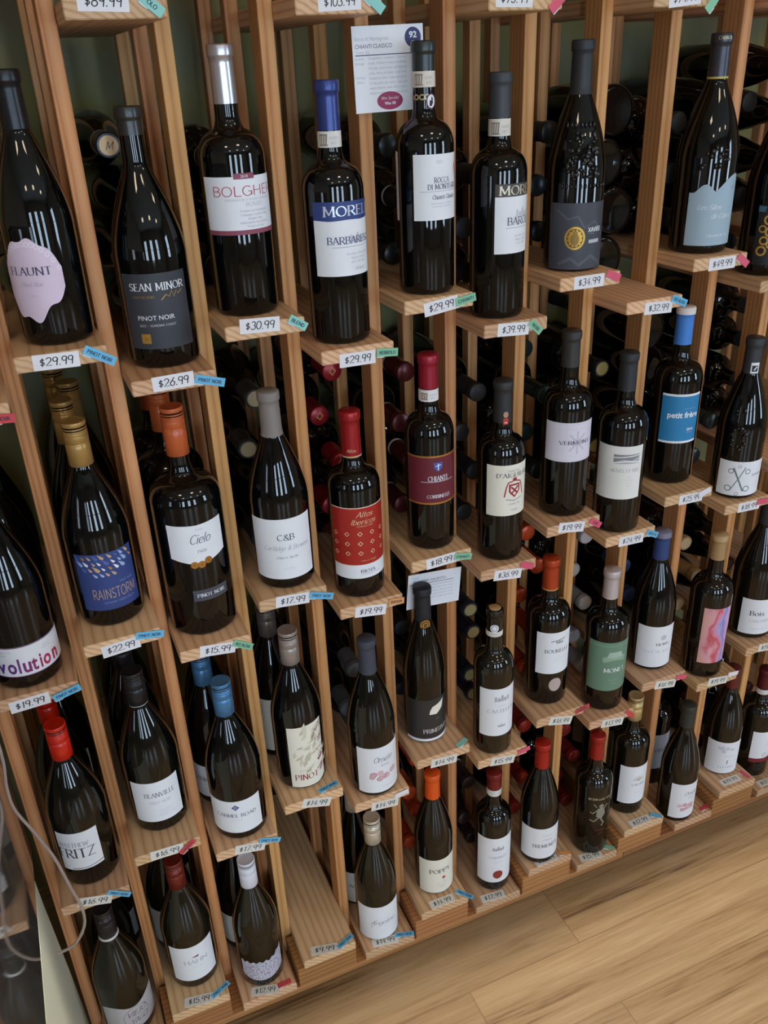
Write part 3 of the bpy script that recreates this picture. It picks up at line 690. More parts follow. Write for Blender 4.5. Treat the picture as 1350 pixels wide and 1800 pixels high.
def emboss(t, pr, items, gl):
    mb = MB()
    for phi, z, a, b in items:      # small raised beads of glass
        bm = bmesh.new(); bmesh.ops.create_uvsphere(bm, u_segments=10, v_segments=6, radius=1.0); rr = radius_at(pr, z)
        A = math.radians(phi); vs = []
        for v in bm.verts:
            u, d, q = v.co.x*a, v.co.y*.0030, v.co.z*b; r_ = rr+d; an = A+u/rr
            vs.append((r_*math.sin(an), -r_*math.cos(an), z+q))
        bm.verts.index_update(); mb.add(vs, [tuple(v.index for v in f.verts) for f in bm.faces], GLASS[gl], True); bm.free()
    mb.build('embossed_crest', t)
rr = random.Random(4)
it = [(-30+dp, .196, .0022, .0050) for dp in (-34, -22, -12, 4, 14, 26, 38)]
it += [(-20+rr.uniform(-34, 34), .128+rr.random()*.058, rr.uniform(.002, .0045), rr.uniform(.002, .006)) for _ in range(60)] + [(-60+i*9, .118, .0022, .0036) for i in range(11)]
emboss(t, pr, it, 'black')
t, R, H, pr = front(9, 0, 'burgundy', 'black', ('foil', .055, '3b3a42', 'satin'), 'sloping wine bottle with wavy-topped pale blue-grey label and yellow neck line', ring=(.0555, .003, 'b9a85c'))
sh, w, fin = paper(t, R, -69, 40, 0, 0, flat('9fb4c2', 0.5, name='paper'), shape=(.013, lambda q: (.090 if q < .10 else .091+.011*math.sin((q-.10)/.36*PI)**1.2 if q < .46 else .091+.024*math.sin(min(1, (q-.46)/.44)*PI/2+.0) if q < .9 else .115-.02*((q-.9)/.1)**3)))
sh.text('Les Silex', 'script', -.010, .066, .0072, .036, WHITE); sh.text('de Cabrol', 'script', .012, .053, .0072, .036, WHITE); sh.text('Cairanne de Toc', 'script', .008, .026, .0045, .038, WHITE); sh.text('2020', 'thin', .028, .094, .0036, None, flat('6c7c88')); fin()
def goldtext(sh, z0, h): sh.text('CABROL', 'serif', 0, z0+.004, .004, None, flat('cbbf9a', .4, .4), 1)
neck_strip(t, pr, H, .0, .012, goldtext)
emboss(t, pr, [(-25+rr.uniform(-28, 28), .125+rr.random()*.03, rr.uniform(.002, .005), rr.uniform(.002, .005)) for _ in range(14)], 'black')
# the bottle cut by the frame at the end of the top row
x10 = shelf_x(10)+SW/2
t, pr = bottle((x10+.004, .058, shelf_z(10, 0)), 'dark wine bottle with gold ring emblem, cropped at the end of the top row', 'burgundy', .298, .0415, 'black', ('foil', .058, '26262a', 'matt'), 'display bottles on the shelf fronts')
sh, w, fin = paper(t, .0415, -70, 40, .018, .11, flat('1f1e22', 0.5, name='paper'))
for u, v, q in ((-.022, .088, .008), (-.030, .074, .006), (-.018, .070, .0085), (-.026, .056, .007), (-.016, .050, .006), (-.028, .040, .008)): sh.ell(u, v, q, q, GOLD, 1, 20, .62)
sh.poly([(-.040, .10), (-.030, .10), (-.028, .108), (-.040, .109)], flat('3f6a78'), 1); fin()

# ---- second row
t, R, H, pr = front(0, 1, 'burgundy', 'black', ('foil', .058, '2a2a2e', 'satin'), 'big dark sloping wine bottle with low white band label and big purple-magenta letters')
sh, w, fin = paper(t, R, -120, 96, .022, .069, WHITE); PUR = flat('6a3470')
for q in (.0222, .0682): sh.line([(-w/2+w*i/40, q) for i in range(41)], .0012, PUR, 1)
for i, ch in enumerate(['e', 'v', 'o', 'l', 'u', 't', 'i', 'o', 'n']):
    c = ['54327c', '5c3280', '66307c', '723078', '842f74', '962e6c', 'a52d64', 'b22d5c', 'b82d56'][i]
    sh.text(ch, 'bold', -.036+[0, .0115, .0235, .0315, .0400, .0490, .0560, .0640, .0765][i]*1.16, .028, .0220, [.0112, .0118, .0118, .0036, .0112, .0074, .0036, .0118, .0112][i], flat(c), 2)
smalltext(sh, -.020, .0605, .0026, ['Willamette Valley 2022', 'red wine'], GREY, w=.030); smalltext(sh, .042, .058, .0022, ['American', 'Pinot Noir'], GREY); fin()
sh, w, fin = paper(t, R, 100, 150, .07, .13, flat('cfd2de'), 'back_label'); fin()
t, R, H, pr = front(1, 1, 'burgundy', 'black', ('screw', .060, 'b08a4e', 'satin', None), 'sloping wine bottle with gold screw cap and dark blue label of falling raindrops')
sh, w, fin = paper(t, R, -53, 56, .028, .116, flat('36467e', 0.45, name='paper'))
TAN = flat('c9a87e'); LB = flat('9db4dc'); OR = flat('c98a44'); DB = flat('5468a4')
rr = random.Random(11)
for i in range(9):
    for j in range(5):
        u = -.038+i*.0088+(j % 2)*.0044+rr.uniform(-.001, .001); v = .1095-j*.0090-(.006*i/8 if j > 3 else 0)
        if v < .072+.022*abs(u+.004)/.04*1.2: continue
        q = rr.uniform(.0018, .0035); c = rr.choice([TAN, LB, OR, DB, LB, WHITE])
        sh.poly([(u-q*1.9, v+q*2.0), (u-q*.2, v+q*1.1), (u+q, v), (u+q*.8, v-q*.8), (u, v-q), (u-q*.9, v-q*.2), (u-q*1.2, v+q*.8)], c, 1)
sh.text('RAINSTORM', 'thin', .006, .046, .0150, .062, TAN); sh.text('PINOT NOIR', 'thin', .024, .067, .0028, .02, LB); sh.text('SUSTAINABLY FARMED OREGON', 'thin', .010, .0385, .0024, .044, LB); fin()
t, R, H, pr = front(2, 1, 'bordeaux', 'black', ('screw', .068, 'bf5a2c', 'wax', None), 'large magnum wine bottle with orange screw cap, white pointed label and dark band')
sh, w, fin = paper(t, R, -48, 49, 0, 0, WHITE, shape=(lambda q: .130-.012*(1-abs(2*q-1)), lambda q: .181+.002*abs(2*q-1)))
sh.text('CANTINE', 'thin', .004, .173, .0022, .012, GREY); sh.text('Cielo', 'script', .003, .153, .0135, .030, flat('3c3f55')); sh.text('1908', 'serif', .004, .138, .0045, .014, GREY)
for u, v in ((-.009, .1195), (.001, .119), (.011, .1235)): sh.ell(u, v, .0056, .0056, flat('a8702f', .35, .5), 2, 18); sh.ell(u, v, .004, .004, flat('c8904c', .35, .5), 3, 16, .7)
fin()
sh, w, fin = paper(t, R, -20, 42, .060, .078, flat('4a4a54', 0.45, name='paper')); sh.text('PINOT NOIR', 'serif', 0, .0665, .0052, .042, WHITE); fin()
t, R, H, pr = front(3, 1, 'burgundy', 'black', ('foil', .063, '837a74', 'matt'), 'sloping wine bottle with taupe foil and big white label with grey serif initials')
sh, w, fin = paper(t, R, -85, 52, .018, .116, WHITE)
sh.text('C&B', 'serif', .006, .082, .0095, .026, flat('5a5a62')); sh.text('Cartlidge & Browne', 'script', .006, .066, .0072, .070, GREY); sh.text('PINOT NOIR', 'serif', .006, .052, .0034, .032, GREY); sh.text('CALIFORNIA', 'thin', .006, .034, .0028, .018, PALE); fin()
t, R, H, pr = front(4, 1, 'bordeaux', 'black', ('foil', .068, 'a31c22', 'satin', None), 'wine bottle with red foil and red label of cream diamonds over RIOJA band', ring=(.0665, .0025, 'c8a878'))
sh, w, fin = paper(t, R, -80, 62, .036, .060, WHITE); RL = flat('a8281f', 0.45)
sh.field(-w/2, w/2, .0595, .157, RL, 1); sh.line([(-w/2+w*i/30, .0595) for i in range(31)], .0010, CREAM, 2); sh.line([(-w/2+w*i/30, .1562) for i in range(31)], .0012, CREAM, 2)
CR = flat('e0c9a0'); sh.text('Altos', 'script', .006, .141, .0085, .026, CR, 3); sh.text('Ibericos', 'script', .004, .129, .0085, .040, CR, 3); sh.text('CRIANZA 2018', 'thin', .006, .1245, .0024, .026, CR, 3)
for i in range(5):
    for j in range(3):
        u = -.0415+i*.0195; v = .113-j*.0165; q = .0034
        sh.line([(u-q, v), (u, v+q), (u+q, v), (u, v-q), (u-q, v)], .0011, CR, 3)
sh.text('FAMILIA TORRES', 'thin', .010, .0655, .0022, .026, CR, 3); sh.text('RIOJA', 'serif', .008, .046, .0052, .024, NAVY, 3); sh.line([(-.004, .0432), (.030, .0432)], .0005, GREY, 2); fin()
def altos(sh, z0, h): sh.text('Altos', 'script', 0, z0+.004, .005, None, CR, 1)
neck_strip(t, pr, H, .050, .014, altos)
t, R, H, pr = front(5, 1, 'bordeaux', 'black', ('foil', .050, '9a1c30', 'satin', None), 'wine bottle with crimson foil and gold-edged maroon label reading CHIANTI', ring=(.051, .018, 'e6e1e0'))
sh, w, fin = paper(t, R, -84, 58, .081, .161, flat('6a2430', 0.45, name='paper'))
for q in (.0822, .1598): sh.line([(-w/2+w*i/30, q) for i in range(31)], .0028, flat('c0823a', .35, .5), 1)
sh.poly([(-.002, .150), (.012, .150), (.0115, .141), (.005, .135), (-.0015, .141)], flat('4a5ca8'), 1); sh.line([(.005, .148), (.005, .138)], .0016, WHITE, 2); sh.line([(.001, .144), (.009, .146)], .0012, WHITE, 2)
sh.text('CHIANTI', 'serif', .005, .120, .0078, .032, WHITE); sh.line([(-.022, .1185), (.032, .1185)], .0009, PALE); sh.text('CORBINELLI', 'serif', .006, .0915, .0052, .038, WHITE); fin(); neck_strip(t, pr, H, .052, .016, lambda s, z0, h: seal_items(s, z0, h))
t, R, H, pr = front(6, 1, 'bordeaux', 'black', ('foil', .065, '2d2c2e', 'matt'), 'wine bottle with charcoal foil and cream label bearing a red crest')
sh, w, fin = paper(t, R, -67, 82, .084, .172, CREAM)
sh.text('CHATEAU', 'serif', -.004, .160, .0034, .022, GREY); sh.text("D'AIGUILHE", 'serif', -.002, .151, .0068, .060, flat('54545c'))
CRD = flat('a03038'); sh.poly([(-.012, .139), (.008, .139), (.008, .126), (-.002, .115), (-.012, .126)], CRD, 1); sh.poly([(-.009, .136), (.005, .136), (.005, .127), (-.002, .119), (-.009, .127)], CREAM, 2); sh.line([(-.008, .134), (.004, .122)], .003, CRD, 3); sh.line([(.004, .134), (-.008, .122)], .003, CRD, 3)
sh.line([(-.019, .118), (-.016, .134), (-.013, .142), (-.002, .145), (.009, .142), (.012, .134), (.015, .118)], .0022, CRD, 1); sh.ell(-.002, .147, .004, .003, CRD, 2, 12); sh.line([(-.016, .113), (-.002, .110), (.012, .113)], .0016, GREY)
sh.text('GRAND VIN', 'serif', -.002, .103, .0025, .022, GREY); sh.text('2019', 'serif', -.002, .092, .0032, .012, GREY); fin()
def stamp(sh, z0, h): sh.poly([(-.001, z0), (.007, z0), (.007, z0+.010), (-.001, z0+.010)], flat('c23c2c'), 0); sh.ell(.003, z0+.016, .004, .005, flat('b89078'), 0, 14); sh.line([(.001, z0+.003), (.005, z0+.003)], .0012, WHITE, 1)
neck_strip(t, pr, H, .045, .022, stamp)
t, R, H, pr = front(7, 1, 'bordeaux', 'black', ('foil', .056, '33312f', 'matt'), 'wine bottle with black foil and pale lavender label with faint starburst')
sh, w, fin = paper(t, R, -87, 44, .101, .168, flat('dcd6e2', 0.6, name='paper'))
sh.line([(-w/2+.003, .104), (w/2-.003, .104), (w/2-.003, .165), (-w/2+.003, .165), (-w/2+.003, .104)], .0006, PALE); sh.text('LA GRANDE COTE', 'thin', .004, .156, .0030, .046, PALE)
for a in range(8): sh.line([(.010+.004*math.cos(a*PI/4), .134+.004*math.sin(a*PI/4)), (.010+.017*math.cos(a*PI/4), .134+.019*math.sin(a*PI/4))], .0028, flat('c4bfce'), 1)
sh.text('VERMONT', 'serif', .008, .131, .0062, .054, flat('5a5468'), 3); fin()
t, R, H, pr = front(8, 1, 'bordeaux', 'black', ('foil', .062, '2b2b2e', 'matt'), 'wine bottle with black foil and tall white label with grey landscape sketch')
sh, w, fin = paper(t, R, -98, 19, .066, .162, flat('e6e4de', 0.6, name='paper'))
sh.poly([(-.010, .131), (.034, .131), (.034, .148), (-.010, .148)], flat('b2b2b4'), 1); sh.poly([(-.010, .133), (.004, .139), (.020, .137), (.034, .143), (.034, .147), (-.010, .147)], flat('84868a'), 2); sh.line([(-.010, .1325), (.010, .136), (.034, .133)], .0022, WHITE, 3); sh.line([(-.010, .142), (.034, .1455)], .0024, flat('d8d8d8'), 3)
sh.text('NOVELTY HILL', 'serif', .012, .116, .0056, .050, flat('a8a8aa')); smalltext(sh, .018, .105, .0026, ['RED', 'COLUMBIA', 'VALLEY', '2019'], PALE, w=.008); fin()
t, R, H, pr = front(9, 1, 'bordeaux', 'black', ('foil', .0615, '4382d4', 'matt', 'dcd6d2'), 'wine bottle with bright blue white-topped foil and blue label bordered in white')
sh, w, fin = paper(t, R, -73, 27, .079, .168, WHITE); sh.field(-w/2, w/2, .083, .164, flat('2f80b4', 0.5, name='paper'), 1)
sh.text('petit fr\u00e8re', 'bold', .004, .126, .0098, .056, WHITE, 3); sh.text('2014', 'bold', .018, .102, .0042, .013, WHITE, 3); sh.text('ROUGE', 'thin', .018, .0975, .0020, .012, PALE, 3); sh.text('THE LITTLE BROTHER', 'thin', .014, .141, .0018, .020, PALE, 3); fin()
t, R, H, pr = front(10, 1, 'burgundy', 'black', ('foil', .061, '35363a', 'matt'), 'sloping embossed wine bottle with white label bearing an ornate grey X')
sh, w, fin = paper(t, R, -86, 48, .008, .075, WHITE)
XG = flat('6f8088')
sh.line([(-.022, .062), (-.010, .036), (-.002, .018)], .0030, XG); sh.line([(-.002, .064), (-.012, .042), (-.024, .018)], .0018, XG)
for a, b, q in ((-.026, .056, .005), (.003, .056, .005), (-.028, .022, .006), (.004, .022, .006), (-.012, .066, .003), (-.012, .012, .0035)): sh.ell(a, b, q, q, XG, 1, 18, .72)
sh.text('XAVIER', 'serif', .024, .046, .0046, .024, flat('5c6870')); sh.text('100%', 'thin', .024, .030, .0026, .012, PALE); fin()
def sticker(sh, z0, h): sh.poly([(-.007, z0), (.007, z0), (.007, z0+.019), (-.007, z0+.019)], WHITE, 0); sh.poly([(-.005, z0+.003), (.005, z0+.003), (.005, z0+.014), (-.005, z0+.014)], INK, 1); sh.line([(-.001, z0+.006), (.003, z0+.012)], .002, WHITE, 2)
neck_strip(t, pr, H, .040, .020, sticker)
emboss(t, pr, [(-45+rr.uniform(-22, 22), .098+rr.random()*.075, rr.uniform(.002, .005), rr.uniform(.002, .006)) for _ in range(22)], 'black')

# ---- third row
t, R, H, pr = front(0, 2, 'burgundy', 'green', ('screw', .060, 'd6230f', 'wax', None), 'sloping wine bottle with bright red screw cap and white label with tall thin serif capitals')
sh, w, fin = paper(t, R, -57, 29, .036, .115, WHITE, shape=(lambda q: .036+.004*q, .115))
sh.text('MATTHEW', 'serif', -.006, .087, .0080, .046, GREY); sh.text('FRITZ', 'serif', -.004, .064, .0180, .058, flat('3a3a44')); sh.text('PINOT NOIR', 'thin', .010, .053, .0022, .018, PALE); sh.line([(-.016, .040), (.006, .0415), (w/2, .046)], .0012, INK); fin()
t, R, H, pr = front(1, 2, 'burgundy', 'green', ('screw', .058, '26262a', 'satin', None), 'sloping wine bottle with black screw cap and silver ring and plain white label', ring=(.0545, .0045, 'b9b6ba'))
sh, w, fin = paper(t, R, -58, 47, .024, .105, WHITE)
sh.text('BLANVILLE', 'serif', .006, .075, .0085, .050, flat('7c7c8c')); sh.text('PINOT NOIR', 'serif', .004, .061, .0052, .034, PALE); smalltext(sh, .012, .046, .0028, ['Languedoc', 'Domaine de', 'Blanville France'], PALE); fin()
t, R, H, pr = front(2, 2, 'burgundy', 'black', ('screw', .060, '4f83b2', 'satin', None), 'sloping wine bottle with blue screw cap and white label with blue diamond logo')
sh, w, fin = paper(t, R, -86, 40, .017, .086, WHITE); BL = flat('3c4f86')
sh.poly([(.004, .0665), (.0105, .0725), (.004, .0785), (-.0025, .0725)], BL, 1); sh.ell(.004, .0725, .0026, .0026, PALE, 2, 12, .6); sh.text('CARMEL ROAD', 'serif', .004, .052, .0068, .068, flat('5b6078')); sh.text('PINOT NOIR', 'thin', .004, .044, .0026, .020, PALE); fin()
t, R, H, pr = front(3, 2, 'burgundy', 'black', ('screw', .060, 'a0938b', 'satin', None), 'sloping wine bottle with silver-taupe screw cap and cream leaf-pattern label')
sh, w, fin = paper(t, R, -41, 46, 0, 0, CREAM, shape=(lambda q: .006+.010*max(0, q-.72)**1.5*6, lambda q: .133+.004*q))
rr = random.Random(5)
for i in range(30):
    u = rr.uniform(-w/2+.006, w/2-.004); v = rr.uniform(.030, .124); a = rr.uniform(.4, 1.4); l = rr.uniform(.012, .024); c = rr.choice([flat('c9c0a8'), flat('d6cfb8'), flat('b8ae94')])
    sh.poly([(u, v), (u+l*.5*math.cos(a)-.003, v+l*.5*math.sin(a)), (u+l*math.cos(a), v+l*math.sin(a)), (u+l*.5*math.cos(a)+.0045, v+l*.5*math.sin(a)-.003)], c, 1)
DR = flat('8c2a34'); sh.text('PINOT', 'serif', -.004, .022, .011, .042, DR, 3)
for i, ch in enumerate('ZAZIN'): sh.text(ch, 'serif', .019, .116-i*.021, .013, .010, DR, 3, rot=-.9)
sh.text('2019', 'thin', -.010, .040, .0034, .014, GREY, 3); fin()
t, R, H, pr = front(4, 2, 'burgundy', 'green', ('foil', .064, '3f4350', 'matt'), 'sloping wine bottle with slate-blue foil and white script label with pink roses')
RS = [flat('d9b4b8'), flat('c58e96'), flat('e4cdd0')]
sh, w, fin = paper(t, R, -61, 82, .010, .110, WHITE); sh.text('Ornate', 'script', -.004, .078, .0115, .036, flat('4a4a56')); sh.text('ROUGE', 'serif', .000, .068, .0036, .016, GREY); roses(sh, -.004, .046, .014, RS, 15, 2); sh.text('Languedoc', 'script', .002, .020, .0036, .022, PALE); fin()
t, R, H, pr = front(5, 2, 'burgundy', 'brown', ('foil', .0615, '202126', 'matt'), 'slim sloping wine bottle with black foil, dark label and torn white paper patch')
sh, w, fin = paper(t, R, -82, 82, .006, .098, flat('34322f', 0.45, name='paper')); sh.field(-w/2, w/2, .006, .0115, WHITE, 1)
sh.poly([(-.008, .066), (.006, .064), (.018, .074), (.022, .092), (.010, .086), (-.002, .082), (-.006, .075)], CREAM, 2); sh.text('ACE', 'thin', .008, .052, .0030, None, GREY); sh.text('PRIMITIVO', 'serif', .006, .024, .0085, .050, flat('d6d2cc')); fin()
def coin(sh, z0, h): sh.ell(.004, z0+.008, .009, .0105, GOLD, 0, 24); sh.ell(.004, z0+.008, .0068, .008, flat('2c261c'), 1, 24, .8); sh.ell(.004, z0+.008, .003, .004, flat('2c261c'), 1, 14, .4)
neck_strip(t, pr, H, .060, .016, coin)
t, R, H, pr = front(6, 2, 'bordeaux', 'olive', None, 'wine bottle with cork top, white emblem neck band and white castle label', ring=(.042, .010, 'ded8d2'))
sh, w, fin = paper(t, R, -70, 72, .046, .152, WHITE); castle(sh, -.002, .124, .012, flat('b4b0b4')); sh.text('CHATEAU', 'serif', -.002, .113, .0028, .018, PALE); sh.text('CASTELET', 'serif', -.002, .099, .0072, .054, flat('a6a6b2')); castle(sh, -.002, .066, .006, flat('a6a6ae')); fin()
def emb(sh, z0, h): sh.ell(-.002, z0+.018, .0075, .008, WHITE, 0, 20); sh.ell(-.002, z0+.018, .0055, .006, GREY, 1, 16, .75); sh.text('CASTELET', 'thin', -.002, z0+.003, .004, .022, GREY, 2)
neck_strip(t, pr, H, .042, .010, emb)
t, R, H, pr = front(7, 2, 'bordeaux', 'black', ('foil', .061, 'b5421e', 'satin', None), 'wine bottle with orange-red foil, white label and round pale sticker below', ring=(.0585, .003, 'c08a52'))
sh, w, fin = paper(t, R, -62, 45, .074, .165, WHITE); sh.line([(-.010, .146), (.018, .150)], .0022, GREY); castle(sh, .006, .141, .006, flat('8c8c92')); sh.text('CHATEAU', 'thin', .006, .132, .0022, .014, PALE); sh.text('BOURELLE', 'serif', .004, .121, .0072, .050, flat('5a5a68')); smalltext(sh, .006, .112, .0024, ['2019', 'Bordeaux', 'Superieur'], PALE); fin()
sh, w, fin = paper(t, R, -12, 0, 0, 0, None, 'round_sticker', label='round pale pinkish sticker'); sh.ell(0, .048, .0125, .0150, flat('b9a6a0', 0.5), 0, 26); fin()
t, R, H, pr = front(8, 2, 'bordeaux', 'black', ('foil', .058, 'c9bcbd', 'satin', None), 'wine bottle with silver-pink foil and sage-green label')
sh, w, fin = paper(t, R, -85, 50, .050, .162, flat('6d8c76', 0.5, name='paper')); GG = flat('93ab98')
sh.line([(-w/2+w*i/30, .154) for i in range(31)], .0010, GG); 
for a in range(7): sh.ell(.006+(a-3)*.0065, .124+.004*math.cos((a-3)*.6), .0048, .0068, GG, 1, 14)
sh.poly([(-.010, .128), (.022, .128), (.018, .140), (-.006, .140)], flat('a9bcae'), 2); sh.text('MONET', 'serif', .008, .094, .0088, .044, WHITE, 3); sh.text('BORDEAUX', 'thin', .008, .074, .0034, .022, GG); sh.text('ROUGE', 'thin', .008, .066, .0030, .014, GG); fin()
t, R, H, pr = front(9, 2, 'burgundy', 'black', ('foil', .057, '2e4378', 'matt', '7d7a90'), 'sloping wine bottle with navy foil and plain white label below a sloping shoulder')
sh, w, fin = paper(t, R, -79, 36, .009, .104, WHITE); sh.ell(.012, .078, .006, .006, PALE, 1, 14); sh.text('HOMS', 'serif', .012, .060, .0056, .028, flat('4c4c56')); sh.text('CLOT DE MAS', 'serif', .002, .043, .0058, .056, PALE); fin()
t, R, H, pr = front(10, 2, 'bordeaux', 'brown', ('foil', .052, 'a8875c', 'wax', 'b99a70'), 'wine bottle with tan wax top and abstract pink, red and blue painting label')
def paint_mat():
    m, tr, b = new_mat('abstract_painting'); N = tr.nodes.new; L = tr.links.new
    tc = N('ShaderNodeTexCoord'); mp = N('ShaderNodeMapping'); mp.inputs['Scale'].default_value = (24, 8, 13); L(tc.outputs['Object'], mp.inputs['Vector'])
    n = N('ShaderNodeTexNoise'); n.inputs['Scale'].default_value = 1.3; n.inputs['Detail'].default_value = 2.5; L(mp.outputs[0], n.inputs['Vector'])
    sx = N('ShaderNodeSeparateXYZ'); L(tc.outputs['Object'], sx.inputs[0])
    mr = N('ShaderNodeMapRange'); mr.inputs[1].default_value = -.037; mr.inputs[2].default_value = .019; mr.inputs[3].default_value = -.55; mr.inputs[4].default_value = .45; L(sx.outputs[0], mr.inputs[0])
    ad = N('ShaderNodeMath'); ad.operation = 'MULTIPLY_ADD'; ad.inputs[1].default_value = 1.15; L(n.outputs['Fac'], ad.inputs[0]); L(mr.outputs[0], ad.inputs[2])
    cr = N('ShaderNodeValToRGB'); e = cr.color_ramp.elements; e[0].position = .08; e[0].color = lin('dfa79a'); e[1].position = .95; e[1].color = lin('dfa6c6')
    for p, c in ((.30, 'dca0aa'), (.44, 'c8505a'), (.52, 'd888a0'), (.62, 'b6a0d2'), (.74, '7286c2'), (.84, 'c2a2d4')): q = e.new(p); q.color = lin(c)
    L(ad.outputs[0], cr.inputs[0]); L(cr.outputs[0], b.inputs['Base Color']); b.inputs['Roughness'].default_value = .5; return m
sh, w, fin = paper(t, R, -57, 26, .038, .168, paint_mat()); fin()
t, R, H, pr = front(11, 2, 'burgundy', 'brown', ('foil', .058, '2a2a2e', 'matt'), 'sloping wine bottle with white label, cropped beside the painting-label bottle')
sh, w, fin = paper(t, R, -71, 50, .013, .096, WHITE); sh.text('Bois', 'serif', -.014, .058, .0105, .030, flat('4c4c5c')); sh.text('CAIRANNE', 'serif', -.006, .042, .0062, .046, PALE); sh.text('Vieilles Vignes', 'script', -.006, .024, .0042, .034, PALE); fin()

# ---- bottom row
t, R, H, pr = front(0, 3, 'burgundy', 'olive', ('screw', .062, '2a2829', 'satin', None), 'sloping wine bottle with dark star-printed cap, white ring and silvery label', ring=(.058, .006, 'd6d3d2'))
sh, w, fin = paper(t, R, -60, 84, .022, .088, flat('cfcdd2', 0.35, .25, name='paper'), shape=(.022, lambda q: .084+.005*math.sin(q*9)))
sh.ell(.004, .052, .024, .026, flat('a9a7ae'), 1, 30, .93); sh.text('VIEJO', 'script', .004, .056, .0125, .036, flat('55545c')); sh.text('YAGO', 'script', .006, .036, .0125, .032, flat('55545c')); fin()
def star(sh, z0, h):
    pts = [((.0062 if i % 2 == 0 else .0027)*math.sin(i*PI/5)-.001, z0+.010+(.0062 if i % 2 == 0 else .0027)*math.cos(i*PI/5)) for i in range(10)]
    for i in range(10): sh.poly([(-.001, z0+.010), pts[i], pts[(i+1) % 10]][::-1], flat('c9c9d2'), 2)
neck_strip(t, pr, H, .012, .020, star)
t, R, H, pr = front(1, 3, 'burgundy', 'olive', ('screw', .060, '7c2a1e', 'satin', None), 'sloping wine bottle with brick-red screw cap and plain white label with small red bird')
sh, w, fin = paper(t, R, -58, 54, .022, .110, WHITE); sh.text('HAHN', 'serif', .004, .066, .0090, .044, flat('b9b9c6')); sh.poly([(-.004, .083), (.004, .084), (.010, .086), (.009, .081), (.003, .081)], flat('6c3a4a'), 1); sh.text('PINOT NOIR', 'thin', .004, .054, .0026, .020, PALE); fin()
t, R, H, pr = front(2, 3, 'burgundy', 'olive', ('screw', .060, 'dfe0ea', 'matt', None), 'sloping wine bottle with white screw cap and scalloped grey lace label')
def lace_mat():
    m, tr, b = new_mat('lace_print'); N = tr.nodes.new; L = tr.links.new
    tc = N('ShaderNodeTexCoord'); v = N('ShaderNodeTexVoronoi'); v.inputs['Scale'].default_value = 260; v.feature = 'DISTANCE_TO_EDGE'; L(tc.outputs['Object'], v.inputs['Vector'])
    cr = N('ShaderNodeValToRGB'); cr.color_ramp.elements[0].color = lin('8e8ba0'); cr.color_ramp.elements[1].color = lin('dbd8e4'); cr.color_ramp.elements[0].position = .04; cr.color_ramp.elements[1].position = .2
    L(v.outputs['Distance'], cr.inputs[0]); L(cr.outputs[0], b.inputs['Base Color']); b.inputs['Roughness'].default_value = .5; return m
sh, w, fin = paper(t, R, -66, 52, 0, 0, lace_mat(), shape=(lambda q: .020+.012*abs(2*q-1)**2, lambda q: .070+.0022*math.sin(q*46)+.016*max(0, q-.7)/.3)); fin()
t, R, H, pr = front(4, 3, 'burgundy', 'olive', ('screw', .058, 'cfc3ae', 'satin', None), 'sloping wine bottle with pale silver-gold screw cap and plain script label')
sh, w, fin = paper(t, R, -82, 56, .004, .094, WHITE); sh.text('Angeline', 'script', .006, .046, .0100, .050, flat('8c8c98')); sh.line([(-.018, .036), (-.012, .052), (-.006, .060)], .0007, GREY); fin()
t, R, H, pr = front(5, 3, 'burgundy', 'brown', ('foil', .058, 'de5418', 'wax', None), 'sloping wine bottle with bright orange foil and white label with small red flower')
sh, w, fin = paper(t, R, -73, 72, .006, .097, CREAM); sh.text('POPPY', 'serif', -.002, .060, .0105, .046, flat('4c4c56')); sh.ell(.004, .046, .0036, .0036, flat('b4384c'), 1, 12); sh.line([(.004, .043), (.003, .036)], .0008, GREY); smalltext(sh, 0, .030, .0030, ['PINOT NOIR', 'MONTEREY', 'COUNTY'], PALE, 'serif'); fin()
t, R, H, pr = front(6, 3, 'bordeaux', 'green', ('foil', .038, '7a2320', 'satin', None), 'wine bottle with dark red foil, white neck strip and red seal on label', ring=(.039, .015, 'd9d5d2'))
sh, w, fin = paper(t, R, -85, 58, .026, .150, WHITE); castle(sh, .002, .116, .010, flat('a4a2a8')); sh.text('CASTELLO', 'thin', .002, .108, .0024, .018, PALE); sh.text('CHIANTI', 'serif', .002, .094, .0062, .038, flat('aeaec0')); sh.text('Riserva', 'script', .002, .082, .0045, .018, PALE); sh.ell(.002, .048, .0105, .0115, flat('8e3a30'), 1, 22); fin()
t, R, H, pr = front(7, 3, 'burgundy', 'green', ('foil', .058, 'b0281e', 'satin', None), 'sloping wine bottle with red foil and white label with bold grey capitals')
sh, w, fin = paper(t, R, -91, 62, .016, .099, WHITE); sh.text('VINA', 'serif', .006, .078, .0034, .020, PALE); sh.text('La Mancha', 'script', .006, .066, .0040, .022, GREY); sh.text('TREMENDA', 'serif', .004, .047, .0082, .058, flat('52525c')); sh.text('RED WINE', 'thin', .006, .030, .0030, .018, PALE); fin()
t, R, H, pr = front(8, 3, 'bordeaux', 'brown', ('foil', .058, 'a62a22', 'satin', None), 'wine bottle with red foil and white dancing figure printed on dark glass')
sh, w, fin = paper(t, R, -72, 44, .05, .15, None, 'printed_figure'); FG = flat('8c8478')
sh.text('BODEGAS VELA', 'serif', .004, .158, .0050, .056, flat('cabfa2'))
